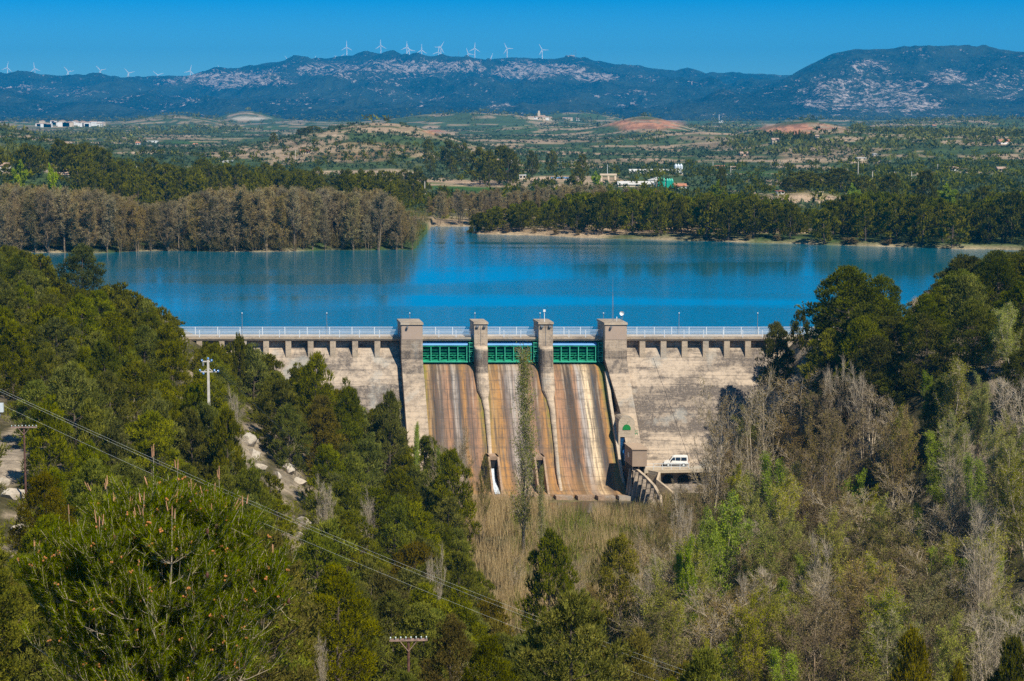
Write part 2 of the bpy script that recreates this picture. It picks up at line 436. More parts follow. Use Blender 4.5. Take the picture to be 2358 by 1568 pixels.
def spill(name, stops, moss_u):
    """chute surface: UV u across 0..1, v = metres down from the crest; stains follow the flow"""
    t = NT(name)
    uv = t.n('ShaderNodeUVMap', uv_map='UVMap').outputs[0]
    s = t.n('ShaderNodeSeparateXYZ'); t.l(uv, s.inputs[0]); u, v = s.outputs[0], s.outputs[1]
    wob = t.noise(t.mapping(uv, (3.0, .10, 1)), 1.0, 3)
    wob2 = t.noise(t.mapping(uv, (14, .25, 1)), 1.0, 4)
    uu = t.math('ADD', u, t.math('ADD', t.math('MULTIPLY', t.math('SUBTRACT', wob, .5), .07), t.math('MULTIPLY', t.math('SUBTRACT', wob2, .5), .05)))
    col = t.ramp(uu, stops)
    # rust and dark runs
    r1 = t.ramp(t.noise(t.mapping(uv, (26, .09, 1)), 1.0, 5, .6), [(.44, 0.0), (.62, 1.0)])
    col = t.mix(t.math('MULTIPLY', r1, .28), col, (.32, .155, .055))
    r2 = t.ramp(t.noise(t.mapping(uv, (34, .13, 1), (4, 1, 0)), 1.0, 5, .6), [(.47, 0.0), (.60, 1.0)])
    col = t.mix(t.math('MULTIPLY', r2, .72), col, (.075, .06, .05))
    r3 = t.ramp(t.noise(t.mapping(uv, (20, .08, 1), (9, 4, 0)), 1.0, 4), [(.58, 0.0), (.68, .7)])
    col = t.mix(t.math('MULTIPLY', r3, .55), col, (.56, .45, .33))
    # orange bloom at the top and at the toe
    top = t.n('ShaderNodeMapRange'); t.l(v, top.inputs[0]); top.inputs[1].default_value = 7.0; top.inputs[2].default_value = 0.5
    tn = t.ramp(t.noise(t.mapping(uv, (12, .35, 1), (2, 2, 0)), 1.0, 5), [(.35, 0.0), (.6, 1.0)])
    col = t.mix(t.math('MULTIPLY', t.math('MULTIPLY', top.outputs[0], tn), .75), col, (.36, .20, .055))
    toe = t.n('ShaderNodeMapRange'); t.l(v, toe.inputs[0]); toe.inputs[1].default_value = 24.0; toe.inputs[2].default_value = 29.0
    col = t.mix(t.math('MULTIPLY', toe.outputs[0], .45), col, (.34, .19, .07))
    # moss along the edges, thinning downwards
    e1 = t.n('ShaderNodeMapRange'); t.l(uu, e1.inputs[0]); e1.inputs[1].default_value = moss_u[0]; e1.inputs[2].default_value = 0.0
    e2 = t.n('ShaderNodeMapRange'); t.l(uu, e2.inputs[0]); e2.inputs[1].default_value = 1 - moss_u[1]; e2.inputs[2].default_value = 1.0
    fade = t.n('ShaderNodeMapRange'); t.l(v, fade.inputs[0]); fade.inputs[1].default_value = 26.0; fade.inputs[2].default_value = 1.0
    mn = t.ramp(t.noise(t.mapping(uv, (30, .8, 1)), 1.0, 5), [(.3, .2), (.6, 1.0)])
    ms = t.math('MULTIPLY', t.math('MULTIPLY', t.math('ADD', e1.outputs[0], e2.outputs[0]), t.math('MULTIPLY', fade.outputs[0], mn)), 3.0, clamp=True)
    col = t.mix(t.math('MULTIPLY', ms, .85), col, (.17, .18, .015))
    # lift joints and scour
    hz = t.noise(t.mapping(uv, (5, 5, 1)), 1.0, 4, .7)
    hl = t.math('LESS_THAN', t.math('FRACT', t.math('DIVIDE', t.math('ADD', v, t.math('MULTIPLY', wob2, .3)), 1.9)), .06)
    pt = t.noise(t.mapping(uv, (5, .55, 1), (1, 7, 0)), 1.0, 5, .7)
    col = t.mix(t.ramp(pt, [(.50, 0.0), (.62, .45)]), col, (.085, .07, .06))
    col = t.mix(t.math('MULTIPLY', hl, .45), col, (.07, .06, .05))
    col = t.mix(t.ramp(hz, [(.60, 0.0), (.72, .25)]), col, (.45, .38, .3))
    col = t.mix(t.ramp(t.noise(t.mapping(uv, (2, 14, 1)), 1.0, 4, .7), [(.52, 0.0), (.7, .3)]), col, (.09, .075, .065))
    t.bsdf(col, .75, t.noise(t.mapping(uv, (12, 3, 1)), 1.0, 6, .7), .5, .1, spec=.3)
    return t.m
OR, DK, GY, PL, RD, BL = (.42, .21, .065), (.040, .034, .032), (.40, .35, .31), (.74, .58, .38), (.40, .215, .12), (.055, .060, .070)
M['spill1'] = spill('chute_stains_west', [(0, OR), (.10, (.33, .21, .10)), (.18, DK), (.30, (.16, .12, .10)), (.42, RD), (.47, BL), (.52, GY), (.60, BL), (.68, OR), (.74, (.15, .10, .08)), (.88, RD), (1, OR)], (.10, .14))
M['spill2'] = spill('chute_stains_mid', [(0, OR), (.12, (.36, .22, .09)), (.25, OR), (.33, (.13, .10, .09)), (.42, GY), (.55, (.36, .31, .27)), (.7, RD), (.8, (.14, .1, .08)), (.9, OR), (1, RD)], (.12, .10))
M['spill3'] = spill('chute_stains_east', [(0, (.30, .20, .08)), (.13, RD), (.24, (.30, .17, .10)), (.30, DK), (.39, DK), (.44, RD), (.50, (.40, .37, .35)), (.56, GY), (.60, PL), (.67, PL), (.71, (.30, .24, .16)), (.75, BL), (.81, DK), (.86, OR), (.93, (.25, .20, .06)), (1, (.22, .18, .05))], (.05, .13))

M['green'] = plain('green_paint', (.012, .28, .145), .5, .4, var=.5, scale=1.5)
M['green_dark'] = plain('green_skin_plate', (.008, .13, .07), .5, .4, var=.35, scale=1.0)  # recess shade put into the plate's darker green
M['green_lite'] = plain('pale_green_paint', (.05, .42, .26), .45, .5, var=.2, scale=1.5)
M['bluebeam'] = plain('blue_sheet', (.16, .38, .72), .4, .5, var=.08, scale=.5)
M['rail'] = plain('galvanised_rail', (.62, .68, .74), .45, .5, var=.1)
M['metal'] = plain('dull_steel', (.20, .21, .22), .5, .5, var=.2)
M['white'] = plain('white_paint', (.80, .80, .78), .4, .5, var=.05)
M['turbine'] = plain('turbine_white', (.85, .86, .87), .4, .4, var=.03, scale=.05)
M['glass'] = plain('dark_glass', (.02, .025, .03), .1, .8, var=.2)
M['black'] = plain('rubber_shade_black', (.015, .015, .015), .7, .3)  # tyre rubber; also stands in for shade in arches, outlets, under the hut
M['brownhouse'] = plain('brown_render', (.37, .275, .205), .9, var=.08, scale=.8)
M['tanroof'] = plain('tan_roof_slab', (.42, .31, .22), .9, var=.08, scale=.8)
M['greendoor'] = plain('green_door_paint', (.01, .22, .045), .5, .4, var=.15)
M['bluewin'] = plain('blue_gate_steel', (.01, .06, .14), .3, .6, var=.5)
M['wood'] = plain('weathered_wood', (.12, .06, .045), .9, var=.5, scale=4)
M['wood_arm'] = plain('pale_wood_arm', (.30, .20, .16), .9, var=.4, scale=4)  # paler wood for crossarms and braces
M['insul'] = plain('blue_glass_insulator', (.12, .25, .50), .15, .8, var=.2)
M['insul_w'] = plain('white_insulator', (.55, .65, .62), .25, .7, var=.1)
M['poleconc'] = plain('concrete_pole', (.55, .50, .43), .9, var=.12)
M['wire'] = plain('aluminium_wire', (.50, .52, .48), .5, .5, var=.05)
M['w_white'] = plain('whitewashed_wall', (.78, .75, .70), .9, var=.08, scale=.3)
M['w_cream'] = plain('cream_wall', (.62, .50, .36), .9, var=.1, scale=.3)
M['w_pink'] = plain('salmon_wall', (.55, .36, .26), .9, var=.1, scale=.3)
M['w_grey'] = plain('grey_block_wall', (.38, .33, .28), .9, var=.15, scale=.3)
M['tile'] = plain('terracotta_tiles', (.46, .20, .11), .9, var=.25, scale=1.5)
M['tile_old'] = plain('faded_tiles', (.42, .29, .21), .9, var=.25, scale=1.5)
M['sheet'] = plain('pale_sheet_roof', (.62, .60, .56), .6, var=.08)
M['greensheet'] = plain('green_tarpaulin', (.03, .30, .07), .6, var=.15)
M['silo'] = plain('green_silo', (.02, .38, .26), .4, .5, var=.1)
M['silo_w'] = plain('pale_silo', (.60, .66, .70), .4, .5, var=.1)
M['tank'] = plain('yellow_tank', (.42, .36, .16), .8, var=.2)
M['rock'] = concrete('limestone', (.48, .42, .34), (.20, .17, .14), .6, lines=False)
M['foam'] = plain('rushing_water', (.55, .62, .70), .5, .5, var=.4, scale=3)

# ground: vertex colour holds the soil type's own colour, noise breaks it up
def ground_mat():
    t = NT('ground_cover'); p = t.pos()
    b = t.n('ShaderNodeAttribute', attribute_name='base').outputs['Color']
    n1 = t.noise(p, .9, 6, .7); n2 = t.noise(p, .12, 5, .65); n3 = t.noise(p, .02, 4, .6)
    f = t.math('ADD', t.math('MULTIPLY', n1, .5), t.math('ADD', t.math('MULTIPLY', n2, .3), t.math('MULTIPLY', n3, .2)))
    k = t.ramp(f, [(.36, .30), (.5, .9), (.64, 1.6)])
    col = t.mix(1.0, b, k, 'MULTIPLY')
    t.bsdf(col, .95, n1, .9, .6, spec=.1)
    return t.m
M['ground'] = ground_mat()
def mountain_mat():
    t = NT('mountain_cover'); p = t.pos()
    b = t.n('ShaderNodeAttribute', attribute_name='base').outputs['Color']   # r = rock share, g = tan earth share
    s = t.n('ShaderNodeSeparateColor'); t.l(b, s.inputs[0]); rock, earth = s.outputs[0], s.outputs[1]
    ps = t.mapping(p, (1, .55, 1.0))
    nb = t.noise(ps, .0042, 4, .65); n1 = t.noise(ps, .030, 5, .8); n2 = t.noise(ps, .11, 3, .7); n3 = t.noise(p, .0016, 3)
    nn = t.math('ADD', t.math('MULTIPLY', n1, .68), t.math('MULTIPLY', n2, .32))
    thr = t.math('SUBTRACT', .615, t.math('MULTIPLY', rock, .165))
    rk = t.math('MULTIPLY', t.math('SUBTRACT', nn, thr), 14.0, clamp=True)
    veg = t.ramp(n2, [(.38, (.003, .007, .008)), (.55, (.016, .030, .026)), (.70, (.055, .070, .055))])  # slight blue cast of distance haze put into the scrub colours
    rc = t.ramp(n1, [(.4, (.27, .22, .20)), (.65, (.52, .43, .38))])
    veg = t.mix(t.ramp(nb, [(.42, 0.0), (.60, .75)]), veg, (.045, .060, .042))
    col = t.mix(rk, veg, rc)
    ek = t.math('MULTIPLY', t.math('SUBTRACT', nn, t.math('SUBTRACT', .66, t.math('MULTIPLY', earth, .20))), 8.0, clamp=True)
    col = t.mix(ek, col, (.50, .36, .24))
    t.bsdf(col, .95, t.math('ADD', nn, t.math('MULTIPLY', nb, 6.0)), 1.0, 22.0, spec=.05)
    return t.m
M['mountain'] = mountain_mat()
def water_mat():
    t = NT('reservoir_water'); p = t.pos()
    calm = t.noise(t.mapping(p, (.0045, .016, 1), (3.1, 1.7, 0)), 1.0, 3, .5, .6)
    k = t.ramp(calm, [(.42, .10), (.56, 1.0)])
    w1 = t.noise(t.mapping(p, (.55, 1.2, 1)), 1.0, 3, .6)
    w2 = t.noise(t.mapping(p, (1.8, 3.6, 1)), 1.0, 2, .5)
    hgt = t.math('ADD', w1, t.math('MULTIPLY', w2, .45))
    bp = t.n('ShaderNodeBump'); bp.inputs['Distance'].default_value = .30
    t.l(t.math('ADD', t.math('MULTIPLY', k, .20), .03), bp.inputs['Strength']); t.l(hgt, bp.inputs['Height'])
    b = t.n('ShaderNodeBsdfPrincipled'); b.inputs['Base Color'].default_value = (.002, .12, .19, 1)
    b.inputs['Roughness'].default_value = .06; b.inputs['IOR'].default_value = 1.33
    t.l(bp.outputs[0], b.inputs['Normal']); t.l(b.outputs[0], t.out.inputs[0])
    return t.m
M['water'] = water_mat()
M['pool'] = plain('brown_pool_water', (.05, .04, .02), .15, .6, var=.3)
# ------------------------------------------------------------------ plant meshes
def unit(v): return v / (np.linalg.norm(v, axis=-1, keepdims=True) + 1e-9)
def blades(rg, C, D, L, W, tone):
    """one long thin triangle per row: base at C, point at C + D * L"""
    side = unit(np.cross(D, rg.normal(size=D.shape)))
    w = (W / 2)[:, None]
    V = np.stack([C - side * w, C + side * w, C + D * L[:, None]], 1).reshape(-1, 3)
    return V, np.arange(len(V), dtype=np.int32).reshape(-1, 3), np.repeat(tone, 3)
def cones(A, B, ra, rb, n=3):
    """open tapered n-sided sticks from A to B (arrays)"""
    D = unit(B - A); ref = np.where(np.abs(D[:, 2:3]) > .9, np.array([[1., 0, 0]]), np.array([[0, 0, 1.]]))
    U = unit(np.cross(D, ref)); W = np.cross(D, U)
    ang = 2 * np.pi * np.arange(n) / n
    ring = np.cos(ang)[None, :, None] * U[:, None] + np.sin(ang)[None, :, None] * W[:, None]
    V = np.concatenate([A[:, None] + ring * ra[:, None, None], B[:, None] + ring * rb[:, None, None]], 1)
    N = len(A); base = (np.arange(N) * 2 * n)[:, None]
    i = np.arange(n); j = (i + 1) % n
    q = np.stack([i, j, j + n, i + n], 1)
    F = (base[:, None] + q[None]).reshape(-1, 4)
    return V.reshape(-1, 3), F
def tri4(F): return np.concatenate([F[:, [0, 1, 2]], F[:, [0, 2, 3]]], 0)
def pine_mesh(name, seed, h=10.0, r=3.3, nl=52, tufts=60, nb=6, L=.48, W=.070, low=.08, conic=.5, mat='pine', flat=False):
    rg = np.random.default_rng(seed)
    # trunk
    n = 7; zs = np.linspace(-.6, h * .93, n)
    bend = np.cumsum(rg.normal(0, .10, (n, 2)), 0) * h / 10
    bend -= bend[0]
    TP = np.column_stack([bend, zs])
    trad = np.linspace(.022 * h, .02, n)
    A, B, ra, rb = [TP[:-1]], [TP[1:]], [trad[:-1]], [trad[1:]]
    def axis(z): return np.array([np.interp(z, zs, TP[:, 0]), np.interp(z, zs, TP[:, 1]), z])
    # lobes of the crown
    Lc, Lr = [], []
    for i in range(nl):
        f = low + (1 - low) * ((i + .5) / nl) ** (.95)
        if flat: prof = min(1.0, ((f - low) / .25 + .25)) * (1 - max(0, (f - .8) / .2) ** 2 * .65)
        else: prof = min(1.0, (f - low) / .22 + .45) * (1 - ((f - low) / (1 - low)) ** (1.6 + conic)) ** (.75) + .10
        az = i * 2.39996 + rg.normal(0, .35)
        rr = r * prof * rg.uniform(.45, .98)
        lr = r * rg.uniform(.20, .34) * (1.1 - .35 * f)
        ax = axis(h * f * .96)
        c = ax + np.array([math.cos(az) * rr, math.sin(az) * rr, rg.normal(0, .25) + rr * .10])
        Lc.append(c); Lr.append(lr)
        s = axis(max(.3, h * f * .96 - rr * .55))
        mid = (s + c) / 2 + np.array([0, 0, -.12 * rr])
        A.append(np.array([s, mid])); B.append(np.array([mid, c])); q = .006 * h * (1.2 - f)
        ra.append(np.array([q, q * .7])); rb.append(np.array([q * .7, q * .25]))
    Lc = np.array(Lc); Lr = np.array(Lr)
    TV, TF = cones(np.concatenate(A), np.concatenate(B), np.concatenate(ra), np.concatenate(rb), 5)
    tme = mesh_np(name + '_trunk', TV, TF, mats=[M['bark'] if mat != 'pine_dark' else M['bark']], smooth=True)
    # tufts
    idx = np.repeat(np.arange(nl), tufts)
    d = unit(rg.normal(size=(len(idx), 3)) + np.array([0, 0, .35]))
    P = Lc[idx] + d * (Lr[idx] * rg.uniform(.55, 1.08, len(idx)))[:, None] * np.array([1, 1, .8])
    axd = unit(P - np.array([0, 0, h * .45]))
    D = unit(d * .6 + axd * .3 + np.array([0, 0, 1.0]) + rg.normal(0, .22, d.shape))
    lt = rg.uniform(0, 1, nl)[idx] * .45 + rg.uniform(0, 1, len(idx)) * .55
    C = np.repeat(P, nb, 0); DD = unit(np.repeat(D, nb, 0) + rg.normal(0, .34, (len(C), 3)))
    LL = np.repeat(rg.uniform(.7, 1.3, len(P)) * L, nb) * rg.uniform(.8, 1.1, len(C)); WW = np.full(len(C), W) * rg.uniform(.8, 1.5, len(C))
    V, F, T = blades(rg, C - DD * (LL * .25)[:, None], DD, LL, WW, np.repeat(lt, nb))
    cme = mesh_np(name + '_crown', V, F, tone=T, mats=[M[mat]])
    return (('trunk', tme), ('crown', cme)), h, r
def bare_mesh(name, seed, h=14.0, spread=.28, n1=34, n2=9, n3=4, leaf=0, leafL=.16, leafW=.07, mat='bud', bark='bark_pale', stems=1, low=.12, up=.8, tw=.016, twl=1.0, lean=0.0):
    rg = np.random.default_rng(seed); A, B, RA, RB = [], [], [], []; tips = []; tdir = []
    def stick(p, d, l, r0, r1, seg=3, curve=.15, upb=.1):
        pts = [p]; dd = d.copy()
        for i in range(seg):
            dd = unit(dd + rg.normal(0, curve, 3) * .5 + np.array([0, 0, upb])); pts.append(pts[-1] + dd * l / seg)
        rs = np.linspace(r0, r1, seg + 1)
        for i in range(seg): A.append(pts[i]); B.append(pts[i + 1]); RA.append(rs[i]); RB.append(rs[i + 1])
        return pts, dd
    def lerp(pts, f):
        x = f * (len(pts) - 1); i = min(int(x), len(pts) - 2); return pts[i] * (1 - x + i) + pts[i + 1] * (x - i)
    for s in range(stems):
        az = rg.uniform(0, 6.28)
        base = np.array([math.cos(az), math.sin(az), 0]) * (.3 if stems > 1 else 0); base[2] = -.5
        ln = (.16 if stems > 1 else .03) + lean
        pts, _ = stick(base, unit(np.array([math.cos(az) * ln, math.sin(az) * ln, 1])), h * rg.uniform(.82, 1.0) * (1 if s == 0 else .9), .013 * h, .02, 8, .10, .12)
        for i in range(n1 // stems):
            f = low + (1 - low) * (i + rg.random()) / (n1 // stems) * .97
            a1 = i * 2.4 + rg.normal(0, .4)
            u = up * rg.uniform(.75, 1.2)
            l1 = h * spread * (1.1 - f * .75) * rg.uniform(.7, 1.25)
            p1, d1 = stick(lerp(pts, f), unit(np.array([math.cos(a1), math.sin(a1), u])), l1, .0045 * h * (1.1 - f), .012, 3, .22, .12)
            for j in range(n2):
                g = .2 + .8 * (j + rg.random()) / n2
                dj = unit(d1 + rg.normal(0, .55, 3) + np.array([0, 0, .25]))
                p2, d2 = stick(lerp(p1, g), dj, l1 * .36 * rg.uniform(.6, 1.2) * twl, tw * 1.1, tw * .6, 2, .3, .1)
                for k in range(n3):
                    q = lerp(p2, .3 + .7 * rg.random()); dk = unit(d2 + rg.normal(0, .6, 3) + np.array([0, 0, .15])); lk = rg.uniform(.3, .75) * twl * h / 14
                    A.append(q); B.append(q + dk * lk); RA.append(tw * .8); RB.append(tw * .3)
                    tips.append(q + dk * lk * rg.random()); tdir.append(dk)
    V, F = cones(np.array(A), np.array(B), np.array(RA), np.array(RB), 3)
    tme = mesh_np(name + '_trunk', V, F, mats=[M[bark]])
    parts = [('trunk', tme)]
    if leaf:
        tips = np.array(tips); tdir = np.array(tdir); k = rg.integers(0, len(tips), leaf)
        C = tips[k] + rg.normal(0, .16 * h / 14, (leaf, 3)); D = unit(tdir[k] + rg.normal(0, .7, (leaf, 3)))
        tn = np.clip(rg.uniform(0, 1, len(tips))[k] * .5 + rg.uniform(0, .5, leaf), 0, 1)
        V, F, T = blades(rg, C, D, leafL * rg.uniform(.6, 1.3, leaf), leafW * rg.uniform(.7, 1.4, leaf), tn)
        parts.append(('crown', mesh_np(name + '_crown', V, F, tone=T, mats=[M[mat]])))
    return tuple(parts), h, h * spread
def clump_cloud(rg, P, Rr, Hh, nt, L, W, upb=.4):
    """many small bushy crowns in one mesh: P base points, radius, height, nt leaves each"""
    n = len(P); idx = np.repeat(np.arange(n), nt)
    d = unit(rg.normal(size=(len(idx), 3)) + np.array([0, 0, .35])); d[:, 2] = np.abs(d[:, 2]) * 1.0 - .15
    C = P[idx] + np.column_stack([d[:, 0] * Rr[idx], d[:, 1] * Rr[idx], Hh[idx] * (.45 + .5 * d[:, 2])]) * rg.uniform(.6, 1.0, len(idx))[:, None]
    D = unit(d + np.array([0, 0, upb]) + rg.normal(0, .5, d.shape))
    sc = (Rr[idx] / np.mean(Rr))
    tone = np.clip(rg.uniform(0, 1, n)[idx] * .5 + rg.uniform(0, .5, len(idx)), 0, 1)
    return blades(rg, C - D * (L * sc * .4)[:, None], D, L * sc * rg.uniform(.7, 1.3, len(idx)), W * sc * rg.uniform(.7, 1.3, len(idx)), tone)
# ------------------------------------------------------------------ the dam
DY = 350.0
def D(p): return (p[0] + .16 * p[1], -p[1], p[2])            # (along crest, downstream, height) -> local
def DW(p): return (p[0] + .16 * p[1], DY - p[1], p[2])       # the same -> world
def zr(py, v=0.0): return float(at(1178, py, DY - v)[2])
Z_DECK = zr(775)
dam = empty('concrete_dam', (0, DY, 0), label='long pale concrete gravity dam with three stained spillway bays across the valley', cat='dam')
def face_v(z): return .9 + .72 * max(0, -1.72 - z)
def wall_prof(zb=-25.0):
    return [(-3.4, 1.28), (-.3, 1.28), (-.3, .15), (.1, -.35), (.9, -1.72), (face_v(-8), -8), (face_v(-14), -14), (face_v(zb), zb), (-3.4, zb)]
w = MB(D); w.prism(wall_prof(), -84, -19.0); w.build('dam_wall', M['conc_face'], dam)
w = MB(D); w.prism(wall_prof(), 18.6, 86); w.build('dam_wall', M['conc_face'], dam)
# raised joint lines down the east face
for u0, u1, du in ((24.8, 25.15, 5.0),):
    w = MB(D)
    rings = []
    for z in (-1.8, -8, -14, -24):
        v = face_v(z) + .10; uu = u0 + du * (-1.8 - z) / 22
        rings.append([(uu, v - .6, z), (uu + .35, v - .6, z), (uu + .35, v, z), (uu, v, z)])
    w.loft(rings); w.build('joint_strip', M['conc_face'], dam)
# roadway deck in its three stretches
deck_prof = [(-3.9, 1.30), (-3.9, Z_DECK), (1.15, Z_DECK), (1.15, 1.62), (.95, 1.30)]
for a, b in ((-84, -19.9), (-16.15, -6.95), (-4.6, 4.4), (6.9, 15.8), (19.65, 86)):
    w = MB(D); w.prism(deck_prof, a, b); w.build('deck', M['conc'], dam)
# bracket columns
cu = [-23.9 - 3.93 * i for i in range(12)] + [22.9 + 3.73 * i for i in range(13)]
for c in cu:
    w = MB(D); w.prism([(-.5, 1.29), (.88, 1.29), (.93, -1.76), (-.5, -1.9)], c - .5, c + .5); w.build('column', M['conc'], dam)
# piers
def pier_big(u0, u1, slit=False):
    w = MB(D)
    if slit:
        rings = []
        for z, ul, ur in ((4.35, u0, u1), (-1.7, u0 + .05, u1 + .05), (-4.3, u0 + .5, u1 + .1), (-10, u0 + 1.5, u1 + .3), (-16, u0 + 1.75, u1 + .5), (-25, u0 + 1.9, u1 + .6)):
            v = 3 + .72 * max(0, -1.72 - z); rings.append([(ul, -3.4, z), (ur, -3.4, z), (ur, v, z), (ul, v, z)])
        w.loft(rings)
    else:
        rings = []
        for z in (4.35, -1.7, -8, -16, -25):
            v = 3 + .72 * max(0, -1.72 - z); rings.append([(u0, -3.4, z), (u1, -3.4, z), (u1, v, z), (u0, v, z)])
        w.loft(rings)
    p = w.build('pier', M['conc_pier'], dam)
    w = MB(D); w.box(u0 + .12, u1 - .12, 2.95, 3.03, 1.75, 4.2); w.build('rendered_panel', M['conc_smooth'], p)
    c = MB(D); c.loft([[(u0 - .14, -3.6, 4.35), (u1 + .14, -3.6, 4.35), (u1 + .14, 3.2, 4.35), (u0 - .14, 3.2, 4.35)],
                       [(u0 - .1, -3.55, 4.72), (u1 + .1, -3.55, 4.72), (u1 + .1, 3.1, 4.72), (u0 - .1, 3.1, 4.72)]])
    c.build('cap_slab', M['conc'], p)
    f = MB(D); f.box(u0 + .9, u0 + 1.2, 3.1, 3.45, 3.75, 4.1); f.tube((u0 + 1.05, 3.0, 4.1), (u0 + 1.05, 3.3, 4.0), .04); f.build('floodlight', M['metal'], p)
    return p
PA = pier_big(-19.9, -16.15); PD = pier_big(15.8, 19.65, True)
def nose(u, hw, vf, vb, z, n=8):
    r = [(u - hw, vb, z)]
    for i in range(n + 1):
        t = math.pi * (1 - i / n); r.append((u + hw * math.cos(t), vf - hw * .9 + hw * .9 * math.sin(t), z))
    return r + [(u + hw, vb, z)]
def chute_v(z): return 1.6 + .73 * max(0, -3.1 - z)
def pier_small(u0, u1, drift):
    c = (u0 + u1) / 2; hw = (u1 - u0) / 2
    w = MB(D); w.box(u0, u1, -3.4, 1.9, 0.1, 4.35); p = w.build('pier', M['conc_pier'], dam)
    w = MB(D); w.loft([[(u0 - .13, -3.6, 4.35), (u1 + .13, -3.6, 4.35), (u1 + .13, 2.1, 4.35), (u0 - .13, 2.1, 4.35)],
                       [(u0 - .09, -3.55, 4.7), (u1 + .09, -3.55, 4.7), (u1 + .09, 2.05, 4.7), (u0 - .09, 2.05, 4.7)]]); w.build('cap_slab', M['conc'], p)
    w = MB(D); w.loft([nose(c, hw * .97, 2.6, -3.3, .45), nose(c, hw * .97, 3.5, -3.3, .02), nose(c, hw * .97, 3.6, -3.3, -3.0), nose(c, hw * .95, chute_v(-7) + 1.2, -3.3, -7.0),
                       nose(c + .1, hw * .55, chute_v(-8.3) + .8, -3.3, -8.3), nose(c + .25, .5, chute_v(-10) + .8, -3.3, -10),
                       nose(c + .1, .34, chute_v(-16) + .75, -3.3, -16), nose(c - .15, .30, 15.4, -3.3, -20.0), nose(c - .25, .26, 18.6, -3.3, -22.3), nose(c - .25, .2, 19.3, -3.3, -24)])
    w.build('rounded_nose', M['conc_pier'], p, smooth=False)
    w = MB(D)
    for x in (u0 + .55, u1 - .55): w.box(x - .22, x + .22, 1.9, 2.25, 3.8, 4.1)
    w.box(c - .03, c + .03, 1.9, 1.96, .5, 4.0); w.build('floodlight', M['metal'], p)
pier_small(-6.95, -4.6, 0); pier_small(4.4, 6.9, 0)
# training wall on the east side of the third bay
w = MB(D); rings = []
for z, ul, ur in ((-3.9, 15.78, 16.35), (-8, 15.80, 16.30), (-14, 16.0, 16.45), (-20, 16.1, 16.5), (-22.4, 16.3, 16.7)):
    v = chute_v(z) + 1.35; rings.append([(ul, -1, z), (ur, -1, z), (ur, v, z), (ul, v, z)])
w.loft(rings); w.build('training_wall', M['conc_light'], dam)
# chutes
PROF = [(-3.0, -2.9), (-.5, -2.75), (.6, -2.8), (1.6, -3.25), (2.6, -4.3), (3.6, -5.65), (7, -10.3), (10.5, -15.1), (12.8, -18.2), (14.6, -20.1), (16.4, -21.4), (18.4, -22.2), (20.3, -22.55)]
def chute(x0, x1, x0b, x1b, mat):
    n = len(PROF); cum = [0]
    for a, b in zip(PROF, PROF[1:]): cum.append(cum[-1] + math.dist(a, b))
    V = []; NX = 6
    for i, (v, z) in enumerate(PROF):
        f = cum[i] / cum[-1]
        for k in range(NX + 1):
            g = k / NX; xa = x0 + (x0b - x0) * min(1, f * 1.6); xb = x1 + (x1b - x1) * min(1, f * 1.6); V.append(D((xa + (xb - xa) * g, v, z)))
    nt = len(V)
    F = [(i * (NX + 1) + k, i * (NX + 1) + k + 1, (i + 1) * (NX + 1) + k + 1, (i + 1) * (NX + 1) + k) for i in range(n - 1) for k in range(NX)]
    # closed body below
    V += [D((x0, -3.0, -25)), D((x1, -3.0, -25)), D((x0b, 20.3, -25)), D((x1b, 20.3, -25))]
    F += [tuple([(n - 1) * (NX + 1) + k for k in range(NX + 1)] + [nt + 3, nt + 2])]
    me = bpy.data.meshes.new('chute'); me.from_pydata(V, [], F); me.materials.append(mat)
    uvl = me.uv_layers.new(name='UVMap')
    for p in me.polygons:
        for li in p.loop_indices:
            vi = me.loops[li].vertex_index
            i, k = (vi // (NX + 1), vi % (NX + 1)) if vi < nt else (n - 1, NX * (vi - nt) % 2)
            uvl.data[li].uv = (k / NX, cum[i])
    for p in me.polygons: p.use_smooth = len(p.vertices) == 4
    return link('spillway_chute', me, dam)
CH = [chute(-16.2, -5.6, -16.6, -5.9, M['spill1']), chute(-5.6, 5.7, -5.9, 5.5, M['spill2']), chute(5.7, 16.0, 5.5, 16.4, M['spill3'])]
# bottom outlets with water rushing out, at the foot of the dividing pier
for uc in (-5.6, 2.2):
    w = MB(D); w.box(uc - .62, uc + .62, 13.0, 15.2, -19.1, -17.6); w.build('outlet_mouth_shade', M['black'], dam)  # black box in place of the shade inside the outlet opening
    w = MB(D)
    w.loft([[(uc - .95, 12.2, -16.9), (uc - .62, 12.2, -16.9), (uc - .62, 15.3, -16.9), (uc - .95, 15.3, -16.9)], [(uc - .95, 12.2, -22.5), (uc - .62, 12.2, -22.5), (uc - .62, 20.2, -22.5), (uc - .95, 20.2, -22.5)]])
    w.loft([[(uc + .62, 12.2, -16.9), (uc + .95, 12.2, -16.9), (uc + .95, 15.3, -16.9), (uc + .62, 15.3, -16.9)], [(uc + .62, 12.2, -22.5), (uc + .95, 12.2, -22.5), (uc + .95, 20.2, -22.5), (uc + .62, 20.2, -22.5)]])
    w.box(uc - .95, uc + .95, 12.0, 15.35, -17.5, -16.9)
    w.build('outlet_wall', M['conc_block'], dam)
    if uc < 0:
        w = MB(D); w.loft([[(uc - .55, 15.25, -19.0), (uc + .1, 15.25, -19.0)], [(uc - .5, 16.6, -20.9), (uc + .2, 16.6, -20.9)], [(uc - .5, 19, -22.0), (uc + .35, 19, -22.0)], [(uc - .5, 20.5, -22.4), (uc + .4, 20.5, -22.4)]], close=False, caps=False)
        tag(w.build('water_jet', M['foam'], None), 'white water rushing down the small outlet channel at the spillway foot', 'water', kind='structure').location = (0, DY, 0)
